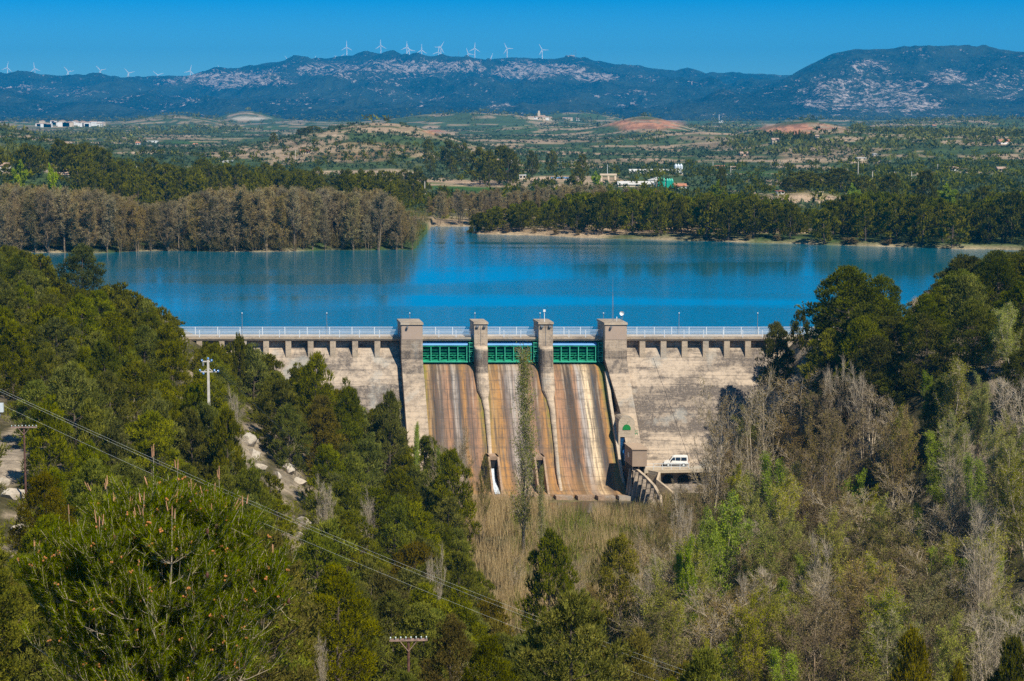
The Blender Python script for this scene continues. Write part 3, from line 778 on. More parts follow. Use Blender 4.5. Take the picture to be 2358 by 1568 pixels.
# flip blocks on the sill
for a, b in ((1085, 1121), (1131, 1169), (1180, 1217), (1229, 1268), (1279.5, 1319), (1330, 1367), (1377, 1417), (1426, 1453)):
    k = (DY - 21.5) / FPX; u0 = (a - 1178.5) * k - 3.4; u1 = (b - 1178.5) * k - 3.4
    w = MB(D); w.prism([(20.35, -22.5), (22.4, -22.42), (22.5, -23.7), (20.35, -23.9)], u0, u1); w.build('sill_block', M['conc_block'], dam)
w = MB(D); w.box(-16.8, 17.0, 20.4, 25.5, -25.2, -23.62); w.build('apron', M['conc_block'], dam)

# ------------------------------------------------------------------ radial gates
def gate(u0, u1, which):
    g = empty('spillway_gate', (0, DY, 0), label=f'green steel spillway gate with blue top sheet, in the {which} bay of the dam', cat='sluice gate', group='spillway gates')
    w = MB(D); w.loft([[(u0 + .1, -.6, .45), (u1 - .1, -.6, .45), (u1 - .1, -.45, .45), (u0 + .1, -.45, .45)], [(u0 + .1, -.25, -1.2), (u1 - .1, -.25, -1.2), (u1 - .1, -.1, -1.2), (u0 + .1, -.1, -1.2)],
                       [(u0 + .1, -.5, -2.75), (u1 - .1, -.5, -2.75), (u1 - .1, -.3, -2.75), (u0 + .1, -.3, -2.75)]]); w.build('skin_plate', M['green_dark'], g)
    w = MB(D); w.loft([[(u0 + .03, -.2, .78), (u1 - .95, -.2, .78), (u1 - .95, .1, 1.0), (u0 + .03, .1, 1.0)][::1], [(u0 + .03, .9, .42), (u1 - .95, .9, .42), (u1 - .95, 1.1, .50), (u0 + .03, 1.1, .50)]])
    w.build('top_sheet', M['bluebeam'], g)
    w = MB(D); w.box(u0 + .05, u1 - .9, .85, 1.15, .26, .40); w.build('edge_beam', M['green'], g)
    n = 6; us = [u0 + .1 + (u1 - u0 - 1.3) * i / (n - 1) for i in range(n)]
    for u in us:
        w = MB(D); w.box(u - .07, u + .07, .95, 1.10, -2.3, .40); w.box(u - .05, u + .05, -.3, .95, -1.0, -.9); w.box(u - .05, u + .05, -.3, .95, -2.1, -2.0); w.build('rib', M['green_lite'], g)
    for z, s in ((-.95, .05), (-1.35, .05), (-1.78, .05), (-2.2, .12), (-.4, .035)):
        w = MB(D); w.box(u0 + .05, u1 - .95, .55, .72, z - s, z + s); w.box(u0 + .05, u1 - .95, .0, .12, z - s, z + s); w.build('girder', M['green'], g)
    for i in range(n - 1):
        w = MB(D); w.tube((us[i] + .1, .85, -2.05), (us[i + 1] - .1, .85, -1.25), .05, n=4); w.tube((us[i] + .1, .3, -1.1), (us[i + 1] - .1, .6, -2.1), .05, n=4)
        w.tube((us[i] + .15, .2, -2.1), ((us[i] + us[i + 1]) / 2, .1, -1.3), .045, n=4); w.build('brace', M['green'], g)
    w = MB(D); w.box(u0 + .05, u1 - .95, .75, 1.2, -2.52, -2.30); w.build('walkway', M['green_lite'], g)
    w = MB(D)
    k = 11
    for i in range(k): x = u0 + .3 + (u1 - u0 - 1.5) * i / (k - 1); w.tube((x, 1.0, -2.5), (x + .4, .2, -2.75), .05, n=4)
    w.box(u0 + .1, u1 - .3, .1, .3, -2.85, -2.7)
    w.build('underside_truss', M['green'], g)
    w = MB(D)   # caged ladder tower at the east side of the bay
    a, b = u1 - .80, u1 - .05
    for x in (a, b):
        for v in (.7, 1.5): w.box(x - .035, x + .035, v - .035, v + .035, -2.35, .95)
    for z in (-2.3, -1.45, -.55, .25, .95): w.box(a - .06, b + .06, .65, 1.55, z - .045, z + .045)
    for z in (-2.0, -1.15, -.25, .6): w.box(a, b, 1.47, 1.53, z - .02, z + .02)
    w.tube((a, 1.5, -2.3), (b, 1.5, -1.45), .03, n=4); w.tube((b, 1.5, -1.4), (a, 1.5, -.55), .03, n=4); w.tube((a, 1.5, -2.4), (b + .1, 1.2, -2.95), .05, n=4)
    w.build('ladder_tower', M['green_lite'], g)
    w = MB(D)   # hoist gear under the deck
    w.box(u0 + .2, u1 - .2, -.9, -.7, .98, 1.1)
    for i in range(5):
        x = u0 + 1.0 + (u1 - u0 - 2) * i / 4; w.box(x - .28, x + .28, -.85, -.45, 1.0, 1.28); w.tube((x - .5, -.6, 1.1), (x + .5, -.6, 1.1), .08, n=6)
    w.build('hoist_gear', M['green'], g)
    w = MB(D); w.box(u0, u1, -1.6, -1.4, -3.2, 1.28); w.build('bay_back_wall', M['conc'], dam)
gate(-16.15, -6.95, 'west'); gate(-4.6, 4.4, 'middle'); gate(6.9, 15.8, 'east')

# ------------------------------------------------------------------ railings
def railing(u0, u1, v, label, step=3.52):
    g = empty('railing', DW((u0, v, Z_DECK)), label=label, cat='railing', group='metal railings along the dam crest')
    fn = lambda p: (D((p[0] - u0, p[1] - v, 0))[0], -(p[1] - v), p[2] - Z_DECK)
    w = MB(fn)
    for k, z in enumerate((.25, .48, .72, .96, 1.28)):
        r = .030 if k < 4 else .045; w.box(u0, u1, v - r, v + r, Z_DECK + z - r, Z_DECK + z + r)
    x = u0
    w.build('rails', M['rail'], g)
    n = max(1, round((u1 - u0) / step))
    me = None
    for i in range(n + 1):
        x = u0 + (u1 - u0) * i / n
        if me is None:
            q = MB(); q.box(-.06, .06, -.05, .05, -.35, 1.34); o = q.build('post', M['rail'], g); me = o.data
        else: o = link('post', me, g)
        o.location = fn((x, v, Z_DECK))
west, east = 'west of the spillway', 'east of the spillway'
railing(-80, -20.0, 1.02, 'grey tube railing on the near edge of the crest, west of the spillway piers')
railing(-80, -20.0, -3.7, 'grey tube railing on the far lake edge of the crest, west of the spillway piers', 3.9)
railing(19.8, 82, 1.02, 'grey tube railing on the near edge of the crest, east of the spillway piers')
railing(19.8, 82, -3.7, 'grey tube railing on the far lake edge of the crest, east of the spillway piers', 3.1)
for a, b, n_ in ((-16.1, -7.0, 'west'), (-4.55, 4.35, 'middle'), (6.95, 15.75, 'east')):
    railing(a, b, 1.02, f'short grey railing on the near deck edge above the {n_} gate', 2.9)
    railing(a, b, -3.7, f'short grey railing on the far deck edge above the {n_} gate', 2.9)

# ------------------------------------------------------------------ lamps, mast, dish on the crest
wn = ['westernmost thin lamp post on the crest beside the pine slope', 'second thin lamp post from the west along the dam crest', 'thin lamp post behind the left wide pier', 'thin lamp post behind the left narrow pier',
      'thin lamp post behind the right narrow pier beside the white box', 'thin lamp post behind the right wide pier beside the lattice mast', 'thin lamp post on the crest east of the spillway, nearest the piers', 'easternmost thin lamp post on the crest near the small pine']
for px, lb in zip((557, 752, 943, 1093, 1243, 1389, 1563, 1744), wn):
    Yl = DY + 3.4; p = at(px, 720, Yl); x = p[0]; h = p[2] - Z_DECK
    g = empty('lamp_post', (x, Yl, Z_DECK), label=lb, cat='lamp post', group='lamp posts along the dam')
    w = MB(); w.tube((0, 0, 0), (0, 0, h - .25), .045, .035, 6); w.build('pole', M['metal'], g)
    w = MB(); w.ball((0, 0, h - .08), .12); w.build('globe', M['silo_w'], g, smooth=True)
    w = MB(); w.tube((0, 0, h - .34), (0, 0, h - .24), .07, .14, 6); w.build('collar', M['metal'], g)
xm = at(1410, 740, DY - 1)[0]
g = empty('antenna_mast', (xm, DY - 1, 4.72), label='tall thin dark lattice antenna mast on top of the right wide pier', cat='antenna mast')
hm = at(1410, 637, DY - 1)[2] - 4.72; hl_ = hm * .62
w = MB()
for k in range(3):
    t = k * 2.094; w.tube((.17 * math.cos(t), .17 * math.sin(t), 0), (.05 * math.cos(t), .05 * math.sin(t), hl_), .022, n=4)
for j in range(14):
    for k in range(3):
        a, b = k * 2.094, (k + 1) * 2.094; f0, f1 = j / 14, (j + 1) / 14; r0, r1 = .17 - .12 * f0, .17 - .12 * f1
        w.tube((r0 * math.cos(a), r0 * math.sin(a), hl_ * f0), (r1 * math.cos(b), r1 * math.sin(b), hl_ * f1), .012, n=3)
w.build('lattice', M['metal'], g)
w = MB(); w.tube((0, 0, hl_), (0, 0, hm), .025, .015, 5); w.build('whip', M['metal'], g)
xd = at(1431, 740, DY - 1.5)[0]
g = empty('dish_antenna', (xd, DY - 1.5, 4.72), label='round white dish antenna on a short lattice stand on the right wide pier', cat='dish antenna')
w = MB()
for k in (-1, 1): w.tube((.14 * k, 0, 0), (.1 * k, 0, 1.5), .03, n=4)
for j in range(4): w.tube((-.13, 0, .35 * j), (.12, 0, .35 * (j + 1)), .02, n=4)
w.build('stand', M['metal'], g)
w = MB(); rings = []
for r, y in ((.02, .16), (.20, .10), (.38, 0), (.40, -.02), (.36, .02), (.18, .14), (.02, .2)):
    rings.append([(r * math.cos(t * math.pi / 6), y - .2, 1.5 + r * math.sin(t * math.pi / 6)) for t in range(12)])
w.loft(rings); w.build('dish', M['white'], g, smooth=True)
xb = at(1253, 740, DY - 1)[0]
g = empty('sensor_box', (xb, DY - 1, 4.7), label='small white box on a white pole above the right narrow pier', cat='weather sensor')
w = MB(); w.tube((0, 0, 0), (0, 0, 1.75), .07, .05, 6); w.build('pole', M['white'], g)
w = MB(); w.box(-.2, .2, -.16, .16, 1.72, 2.12); w.build('box', M['white'], g)
xw = at(1419.5, 740, DY - 1.2)[0]
g = empty('weather_vane', (xw, DY - 1.2, 4.72), label='little white sensor stub between the lattice mast and the dish', cat='weather sensor')
w = MB(); w.tube((0, 0, 0), (0, 0, .5), .03, n=5); w.tube((0, 0, .5), (0, 0, .85), .07, n=6); w.build('stub', M['white'], g)

# ------------------------------------------------------------------ valve tower, valve house, walls, road, van
g = empty('valve_tower', (0, DY, 0), label='narrow concrete valve tower with round arched top and green half-moon hatch', cat='tower')
uc = at(1442.5, 980, DY - 12)[0] - .16 * 12; ztop = zr(957, 12); hw = 1.4
w = MB(D); n = 12
arc = [(uc - hw, -25)] + [(uc - hw * math.cos(math.pi * i / n), ztop - hw + hw * math.sin(math.pi * i / n)) for i in range(n + 1)] + [(uc + hw, -25)]
zo0, zo1 = zr(1052, 12), zr(1006, 12)
w.loft([[(x, 6.0, z) for x, z in arc], [(x, 11.6, z) for x, z in arc]]); body = w.build('tower_wall', M['conc'], g)
w = MB(D); w.box(uc - hw, uc + hw, 11.6, 12.0, zo1, ztop - hw)
w.loft([[(x, 11.6, z) for x, z in arc[1:-1]], [(x, 12.0, z) for x, z in arc[1:-1]]])
w.box(uc - hw, uc - hw + .3, 11.6, 12.0, -20, zo1); w.box(uc + hw - .3, uc + hw, 11.6, 12.0, -20, zo1); w.build('front_frame', M['conc_light'], g)
w = MB(D); r = .68; zc_ = zr(989, 12) - .05
hat = [(uc - r, zc_)] + [(uc - r * math.cos(math.pi * i / n), zc_ + .25 + r * math.sin(math.pi * i / n)) for i in range(n + 1)] + [(uc + r, zc_)]
w.loft([[(x, 11.9, z) for x, z in hat], [(x, 12.08, z) for x, z in hat]]); w.build('hatch', M['greendoor'], g)
w = MB(D); w.tube((uc, 12.1, zc_ + 1.0), (uc + .1, 12.35, zc_ + 1.4), .035, n=5); w.build('lamp_bracket', M['metal'], g)
w = MB(D); w.box(uc - hw + .32, uc + hw - .32, 11.65, 11.75, zo0 - 1.5, zo1 - .05); w.build('opening', M['bluewin'], g)
w = MB(D)
for k in range(4): z = zo1 - .4 - .35 * k; w.box(uc - hw + .32, uc + hw - .32, 11.78, 11.84, z - .03, z + .03)
w.tube((uc - .2, 11.9, zo0 + .9), (uc - .2, 12.5, zo0 + .9), .55, n=10); w.tube((uc - .2, 12.5, zo0 + .9), (uc - .2, 12.55, zo0 - .6), .35, n=8)
w.build('blue_valve', plain('blue_enamel', (.02, .16, .45), .4, .5), g)
w = MB(D)
for k in range(2): w.tube((uc + hw + .15 + .35 * k, 11.5, zo1 + 1.2), (uc + hw + .45 + .35 * k, 12.6, -18.5), .035, n=4)
for k in range(13): z0 = zo1 + 1.0 - k * .5; f = k / 13; w.box(uc + hw + .15 + .3 * f, uc + hw + .5 + .3 * f, 11.5 + f, 11.56 + f, z0, z0 + .05)
w.build('side_ladder', M['green'], g)

g = empty('valve_house', (0, DY, 0), label='small brown rendered box hut with tan slab roof on stilts at the dam foot', cat='hut')
u0, u1 = at(1455.5, 1050, DY - 22)[0] - 3.52, at(1489, 1050, DY - 22)[0] - 3.52; zt, zb = zr(1036, 22), zr(1074, 22)
w = MB(D); w.box(u0, u1, 16.2, 22, zb, zt); w.build('wall', M['brownhouse'], g)
w = MB(D); w.box(u0 - .12, u1 + .12, 16.0, 22.15, zt, zt + .2); w.build('roof', M['tanroof'], g)
w = MB(D); w.box(u0 - .03, u0 + .02, 18.6, 19.6, zb + 1.1, zb + 1.9); w.build('window', M['silo_w'], g)
for a in (u0 + .2, u0 + 1.2, u1 - .2):
    w = MB(D); w.box(a - .09, a + .09, 21.3, 21.5, -24, zb); w.build('stilt', M['conc_light'], g)
w = MB(D); w.box(u0 + .1, u1 - .1, 16.6, 20.8, -24, zb - .01); w.build('under_hut_shade', M['black'], g)  # black block stands in for the shade under the hut

g = empty('retaining_wall', (0, DY, 0), label='curved ribbed concrete retaining wall fanning down below the brown hut', cat='retaining wall')
path = [(16.9, 20.0, -17.75), (17.4, 22.0, -18.0), (18.2, 24.2, -18.7), (19.1, 26.4, -19.8), (19.6, 28.6, -21.2), (19.5, 30.5, -23.0)]
w = MB(D)
for a, b in zip(path, path[1:]):
    w.loft([[(a[0], a[1], a[2]), (a[0] + .45, a[1], a[2]), (a[0] + .45, a[1], -24.5), (a[0], a[1], -24.5)], [(b[0], b[1], b[2]), (b[0] + .45, b[1], b[2]), (b[0] + .45, b[1], -24.5), (b[0], b[1], -24.5)]])
w.build('wall', M['conc'], g)
for i, (a, b) in enumerate(zip(path, path[1:])):
    for f in (.1, .6):
        x, v, z = (a[k] + (b[k] - a[k]) * f for k in range(3)); w = MB(D)
        w.loft([[(x - .5, v, z - .3), (x, v, z - .3), (x, v + .3, z - .3), (x - .5, v + .3, z - .3)], [(x - 1.3, v, -24), (x, v, -24), (x, v + .3, -24), (x - 1.3, v + .3, -24)]]); w.build('rib', M['conc_face'], g)  # ribs take a darker concrete, their shade put into the colour
g = empty('zigzag_wall', (0, DY, 0), label='low stepped concrete wall zigzagging down just right of the hut stilts', cat='retaining wall')
path = [(20.2, 17.0, -18.9), (21.8, 18.5, -19.0), (21.0, 20.3, -19.9), (22.6, 22.0, -21.2), (24.0, 23.4, -22.6)]
w = MB(D)
for a, b in zip(path, path[1:]):
    w.loft([[(a[0], a[1], a[2]), (a[0] + .35, a[1], a[2]), (a[0] + .35, a[1], -24.5), (a[0], a[1], -24.5)], [(b[0], b[1], b[2]), (b[0] + .35, b[1], b[2]), (b[0] + .35, b[1], -24.5), (b[0], b[1], -24.5)]])
w.build('wall', M['conc'], g)
ZR = -18.95
w = MB(D); w.loft([[(19.6, 12.0, ZR), (19.6, 17.2, ZR), (19.6, 17.2, ZR - .5), (19.6, 12.0, ZR - .5)], [(46, 9.0, ZR + .1), (46, 15.5, ZR + .1), (46, 15.5, ZR - .4), (46, 9.0, ZR - .4)]])
road = w.build('road', M['conc_light'], None); road['kind'] = 'structure'; road.location = (0, DY, 0)
g = empty('road_arch_wall', (0, DY, 0), label='low concrete wall with dark arches carrying the road under the van', cat='retaining wall')
w = MB(D); w.box(20.0, 42, 13.0, 15.2, -24.5, ZR - .55); w.build('wall', M['conc_face'], g)
for c in (21.6, 24.2, 26.8, 29.4, 32):
    w = MB(D); ar = [(c - 1.0, -24)] + [(c - 1.0 * math.cos(math.pi * i / 8), -20.9 + .9 * math.sin(math.pi * i / 8)) for i in range(9)] + [(c + 1.0, -24)]
    w.loft([[(x, 15.0, z) for x, z in ar], [(x, 15.24, z) for x, z in ar]]); w.build('arch_shade', M['black'], g)  # flat black shapes stand in for the shade inside the arches
g = empty('guard_rail', (0, DY, 0), label='pale blue pipe guard rail between the brown hut and the white van', cat='railing')
w = MB(D)
for z in (.5, 1.0): w.tube((19.9, 16.6, ZR + z), (27.5, 16.0, ZR + z), .035, n=5)
w.build('rails', M['rail'], g)
for k in range(6):
    w = MB(D); x = 19.9 + 7.6 * k / 5; v = 16.6 - .6 * k / 5; w.box(x - .04, x + .04, v - .04, v + .04, ZR, ZR + 1.05); w.build('post', M['rail'], g)

def van(loc, rz):
    g = empty('parked_van', loc, rz, 'white people-carrier van parked nose left on the road below the dam', 'van')
    L, Wd = 4.15, 1.72                       # nose towards -x
    side = [(-2.05, .28), (-2.08, .62), (-1.98, .80), (-1.15, 1.02), (-.62, 1.66), (-.35, 1.78), (1.75, 1.80), (1.98, 1.70), (2.06, 1.05), (2.07, .35), (1.95, .26)]
    w = MB(); y = Wd / 2
    def ins(z): return .0 if z < 1.0 else .14 * (z - 1.0) / .8
    w.loft([[(x, -y + ins(z), z) for x, z in side], [(x, y - ins(z), z) for x, z in side]]); w.build('body', M['white'], g)
    w = MB()
    for s in (-1, 1):
        e = s * (y + .006)
        w.add([(-2.06, e, .30), (2.06, e, .30), (2.06, e, .52), (-2.06, e, .52)], [(0, 1, 2, 3)])
    w.build('lower_trim', M['metal'], g)
    def pane(x0, x1, x2, x3):
        for s in (-1, 1):
            w = MB(); z0, z1 = 1.08, 1.60
            f = lambda x, z: (x, s * (y - ins(z) + .012), z)
            w.add([f(x0, z0), f(x1, z0), f(x2, z1), f(x3, z1)], [(0, 1, 2, 3)]); w.build('window', M['glass'], g)
    pane(-.98, -.18, -.18, -.52); pane(-.08, .75, .75, -.08); pane(.87, 1.82, 1.78, .87)
    w = MB(); w.add([(-1.17, -.72, 1.03), (-1.17, .72, 1.03), (-.63, .66, 1.645), (-.63, -.66, 1.645)], [(0, 1, 2, 3)]); w.fn = lambda p: p
    w.v = [(x - .02, yy, z + .01) for x, yy, z in w.v]; w.build('windscreen', M['glass'], g)
    w = MB(); w.add([(2.075, -.66, 1.1), (2.075, .66, 1.1), (2.02, .62, 1.6), (2.02, -.62, 1.6)], [(0, 1, 2, 3)]); w.build('rear_window', M['glass'], g)
    for s in (-1, 1):
        w = MB(); w.box(-2.10, -1.96, s * .62 - .16, s * .62 + .16, .62, .78); w.build('headlight', M['silo_w'], g)
        w = MB(); w.box(2.02, 2.085, s * .74 - .08, s * .74 + .08, .75, 1.15); w.build('tail_light', plain('red_lens', (.4, .02, .02), .3), g)
        w = MB(); w.box(-.85, -.70, s * .98 - .09, s * .98 + .09, 1.02, 1.18); w.build('wing_mirror', M['black'], g)
        for xw in (-1.32, 1.28):
            w = MB(); w.tube((xw, s * (y - .17), .31), (xw, s * (y + .01), .31), .32, n=16); t = w.build('wheel', M['black'], g)
            w = MB(); w.tube((xw, s * (y - .02), .31), (xw, s * (y + .025), .31), .19, n=12); w.build('rim', M['silo_w'], t)
    w = MB(); w.box(-2.13, -1.95, -.8, .8, .30, .52); w.build('bumper', M['metal'], g)
pv = at(1557, 1071, DY - 14.2)
van((pv[0], DY - 13.2, ZR + .06), R(-3))
# ------------------------------------------------------------------ ground, mountains, water
def polar(r, ang, y0=-40.0):
    A, Rr = np.meshgrid(ang, r); X = np.sin(A) * Rr; Y = np.cos(A) * Rr + y0
    nr, na = A.shape; i = np.arange(nr * na).reshape(nr, na)
    F = np.stack([i[:-1, :-1], i[:-1, 1:], i[1:, 1:], i[1:, :-1]], -1).reshape(-1, 4)
    return X.ravel(), Y.ravel(), F
def blob(px, py, cx, cy, rx, ry, nz=.5):
    q = ((px - cx) / rx) ** 2 + ((py - cy) / ry) ** 2
    return np.clip(1.35 - q, 0, 1)
C_SCRUB, C_TAN, C_RED, C_CROP = np.array((.060, .092, .030)), np.array((.50, .36, .24)), np.array((.42, .19, .10)), np.array((.055, .12, .018))
PATCH = [(860, 398, 115, 8, 't'), (775, 396, 70, 5, 't'), (1300, 411, 105, 7, 't'), (1835, 458, 100, 14, 't'), (690, 328, 90, 7, 'b'), (470, 337, 100, 7, 'b'), (575, 273, 48, 4.5, 'p'),
         (330, 352, 70, 3, 't'), (1000, 305, 34, 7, 'r'), (1490, 288, 95, 15, 'r'), (1845, 298, 105, 14, 'r'), (1640, 335, 60, 10, 'b'), (1620, 318, 70, 6, 'b'), (1900, 352, 130, 22, 'b'),
         (2195, 327, 32, 4, 't'), (2075, 416, 80, 3, 't'), (905, 446, 48, 7, 't'), (860, 345, 130, 18, 'h'), (800, 365, 100, 10, 'h'), (760, 312, 40, 4, 't'), (1400, 420, 90, 5, 't'), (1550, 425, 60, 4, 't'),
         (960, 427, 170, 9, 'c'), (1080, 437, 90, 6, 'c'), (1760, 400, 130, 4, 'c'), (1700, 385, 60, 3, 'c'), (430, 330, 70, 3, 'c'), (1500, 437, 200, 5, 'c'), (1800, 440, 60, 5, 'c'), (650, 440, 90, 6, 'c'),
         (1240, 325, 170, 3.5, 'b'), (1130, 340, 120, 3, 'b'), (1700, 362, 90, 4, 'b'), (2000, 372, 50, 3, 't'), (1450, 372, 120, 3, 'b'), (350, 318, 120, 3, 'b'), (200, 330, 90, 3, 't'), (1350, 385, 70, 3, 't'), (80, 300, 60, 3, 'b')]
def land_col(X, Y, Z):
    px, py = proj(X, np.maximum(Y, 30), Z)
    n = fbm(X * .08, Y * .08, 61); n2 = fbm(X * .4, Y * .4, 63, 3); nf = fbm(X * .008, Y * .008, 65)
    # near slopes: stony tan soil with scrub between
    rocky = sstep(.50, .62, n * .6 + n2 * .4)[:, None]
    near = np.array((.085, .075, .035)) * (1 - rocky) + np.array((.34, .27, .19)) * rocky
    floor = (Z < -19.5)[:, None]
    near = np.where(floor, np.array((.15, .125, .06)) * (.6 + .8 * n[:, None]), near)
    g = np.clip(blob(px, py, 15, 1060, 50, 60) + blob(px, py, 570, 1045, 45, 40) * .7 + blob(px, py, 665, 1100, 38, 40) * .7, 0, 1)[:, None]
    near = near * (1 - g) + np.array((.44, .36, .27)) * (.7 + .5 * n2[:, None]) * g
    far = C_SCRUB * (.75 + .6 * nf[:, None])
    fld = vnoise(X * .004 + 40, Y * .0016, 71); fl2 = fbm(X * .011, Y * .004, 73, 3)
    k = sstep(.64, .72, fl2)[:, None] * .35; far = far * (1 - k) + np.array((.30, .22, .14)) * k
    k = sstep(.66, .72, fld)[:, None] * .8; far = far * (1 - k) + np.array((.07, .12, .03)) * k
    jit = (fbm(X * .02, Y * .02, 75, 3) - .5)
    for cx, cy, rx, ry, ty in PATCH:
        b = np.clip(blob(px, py, cx, cy, rx, ry) * 1.6 + jit * 2.4 - .2, 0, 1) * (Y > 650)
        c, s = {'t': (C_TAN, .95), 'b': (np.array((.30, .21, .13)), .75), 'p': (np.array((.55, .47, .36)), .9), 'r': (C_RED, .9), 'h': (np.array((.36, .19, .11)), .42), 'c': (C_CROP, .9)}[ty]
        if ty in 'rh': c = c * (.8 + .5 * (np.sin(Z * 4)[:, None] > 0))
        b = (b * s)[:, None]; far = far * (1 - b) + c * b
    t = sstep(330, 560, Y)[:, None]
    col = near * (1 - t) + far * t
    s = Y - shoreY(X)
    k = (np.clip(1.3 - np.abs(s - 1) / np.where(X < -29, 2.5, 3.8), 0, 1) * (Y > 500))[:, None]
    return np.clip(col * (1 - k) + np.array((.42, .33, .21)) * k, 0, 1)
rr = [18.0]
while rr[-1] < 5600: rr.append(rr[-1] * 1.0112 + .02)
X, Y, F = polar(np.array(rr), np.linspace(R(-21), R(21), 640))
Z = H(X, Y); V = np.column_stack([X, Y, Z])
me = mesh_np('ground', V, F, col=land_col(X, Y, Z), smooth=True, mats=[M['ground']])
link('ground', me, None, kind='structure')
# ground behind and beside the camera
gx, gy = np.meshgrid(np.linspace(-60, 60, 41), np.linspace(-60, -21, 14)); gx, gy = gx.ravel(), gy.ravel()
i = np.arange(41 * 14).reshape(14, 41); F2 = np.stack([i[:-1, :-1], i[:-1, 1:], i[1:, 1:], i[1:, :-1]], -1).reshape(-1, 4)
gz = H(gx, gy) - .02
link('ground', mesh_np('ground_back', np.column_stack([gx, gy, gz]), F2, col=land_col(gx, gy, gz), smooth=True, mats=[M['ground']]), None, kind='structure')
rm = [5560.0]
while rm[-1] < 17000: rm.append(rm[-1] + 34 + (rm[-1] - 5560) * .003)
X, Y, F = polar(np.array(rm), np.linspace(R(-21), R(21), 1000))
Z = H(X, Y)
ppx, ppy = proj(X, Y, Z)
MR = [(520, 183, 120, 20, .9), (400, 190, 60, 10, .6), (620, 175, 80, 20, .6), (760, 158, 120, 18, .75), (960, 152, 150, 18, .85), (1075, 152, 60, 16, .95), (1210, 163, 95, 20, 1.15), (1300, 160, 60, 14, 1.0), (1370, 178, 55, 12, 1.05),
      (860, 178, 120, 14, .5), (2000, 215, 170, 48, .72), (2090, 235, 120, 24, .8), (1990, 160, 60, 25, .75), (2180, 178, 50, 22, .85), (1920, 240, 100, 20, .8), (1700, 200, 80, 14, .35), (60, 205, 70, 14, .5), (170, 212, 80, 14, .5),
      (1155, 246, 36, 7, .9), (700, 235, 110, 10, .4), (2300, 190, 90, 40, .5), (1480, 178, 50, 6, .5), (950, 215, 250, 8, .25)]
rock = np.full(X.shape, .10); earth = np.full(X.shape, .10)
wob = (fbm(X * .006, Y * .004, 81, 5) - .5) * 2
for cx, cy, rx, ry, s in MR: rock = np.maximum(rock, np.clip(blob(ppx, ppy, cx, cy, rx, ry) * 1.2 + wob * .9, 0, 1) * s)
for cx, cy, rx, ry, s in ((560, 200, 50, 6, .5), (850, 215, 200, 7, .38), (1150, 246, 40, 8, .5), (2150, 200, 100, 8, .3), (1690, 197, 60, 8, .4), (1800, 217, 30, 5, .5)): earth = np.maximum(earth, blob(ppx, ppy, cx, cy, rx, ry) * s)
me = mesh_np('mountains', np.column_stack([X, Y, Z]), F, col=np.column_stack([np.clip(rock, 0, 1), earth, rock * 0]), smooth=True, mats=[M['mountain']])
link('mountains', me, None, kind='structure')
# water
w = MB(); w.add([(-230, 353.3, 0), (260, 353.3, 0), (320, 730, 0), (-260, 730, 0)], [(0, 1, 2, 3)])
w.build('water', M['water'], None, kind='structure')
w = MB(); rg = np.random.default_rng(5); n = 28
pts = [(15 + 13 * math.cos(2 * math.pi * k / n) * rg.uniform(.85, 1.1), 321.5 + 5.0 * math.sin(2 * math.pi * k / n) * rg.uniform(.8, 1.1), -22.93) for k in range(n)]
w.add(pts, [tuple(range(n))]); o = w.build('water_pool', M['pool'], None, kind='structure')
w = MB(); pts = [(24 + 9 * math.cos(2 * math.pi * k / n) * rg.uniform(.85, 1.1), 221 + 5 * math.sin(2 * math.pi * k / n), -22.6) for k in range(n)]
w.add(pts, [tuple(range(n))]); o = w.build('water_river', M['pool'], None, kind='structure')

# ------------------------------------------------------------------ wind turbines
TB = [(17, 156, 1, 12, ''), (80, 158, 1, -8, ''), (157, 165, 1, -38, ''), (231, 162, 1, -42, ''), (296, 168, 1, -40, ''), (363.5, 173, 1, -48, ''), (438, 163.5, 1, 15, ''), (507, 163, 0, -20, ''), (663, 141, 0, -28, ''), (722, 141, 0, 25, ''),
      (782, 133, 0, 50, ''), (798, 108.8, 1, 0, ''), (876.4, 105.3, 1, -2, ''), (936, 108.8, 1, 5, ''), (942, 115, 2, 100, ''), (970.5, 115.8, 1, 2, ''), (1009, 120, 2, 10, ''), (1014.5, 108.8, 1, 32, ''), (1078, 124, 2, -20, ''),
      (1092.7, 111.6, 1, 3, ''), (1129.5, 136, 0, 20, ''), (1167, 111.6, 1, -28, ''), (1248, 115, 1, -28, '')]
order = sorted(range(len(TB)), key=lambda i: TB[i][0])
ORD = ['first', 'second', 'third', 'fourth', 'fifth', 'sixth', 'seventh', 'eighth', 'ninth', 'tenth', 'eleventh', 'twelfth', 'thirteenth', 'fourteenth', 'fifteenth', 'sixteenth', 'seventeenth', 'eighteenth', 'nineteenth',
       'twentieth', 'twenty-first', 'twenty-second', 'twenty-third', 'twenty-fourth', 'twenty-fifth', 'twenty-sixth', 'twenty-seventh', 'twenty-eighth', 'twenty-ninth', 'thirtieth', 'thirty-first', 'thirty-second', 'thirty-third', 'thirty-fourth', 'thirty-fifth']
BL = 40.0
w = MB(); w.tube((0, 0, 0), (0, 0, 1), 3.6, 2.4, 10); tower_me = w.build('tower', M['turbine']).data
w = MB(); w.box(-2, 2, -3, 7.5, -1.9, 2.1); nac_me = w.build('nacelle', M['turbine']).data
w = MB(); w.loft([[(-1.6, 0, 0), (1.6, 0, 0), (1.6, 1, 0), (-1.6, 1, 0)], [(-2.9, 0, 7), (2.6, 0, 7), (2.6, .6, 7), (-2.9, .6, 7)], [(-2.0, 0, BL * .6), (1.6, 0, BL * .6), (1.6, .4, BL * .6), (-2.0, .4, BL * .6)], [(-1.1, 0, BL), (.5, 0, BL), (.5, .2, BL), (-1.1, .2, BL)]])
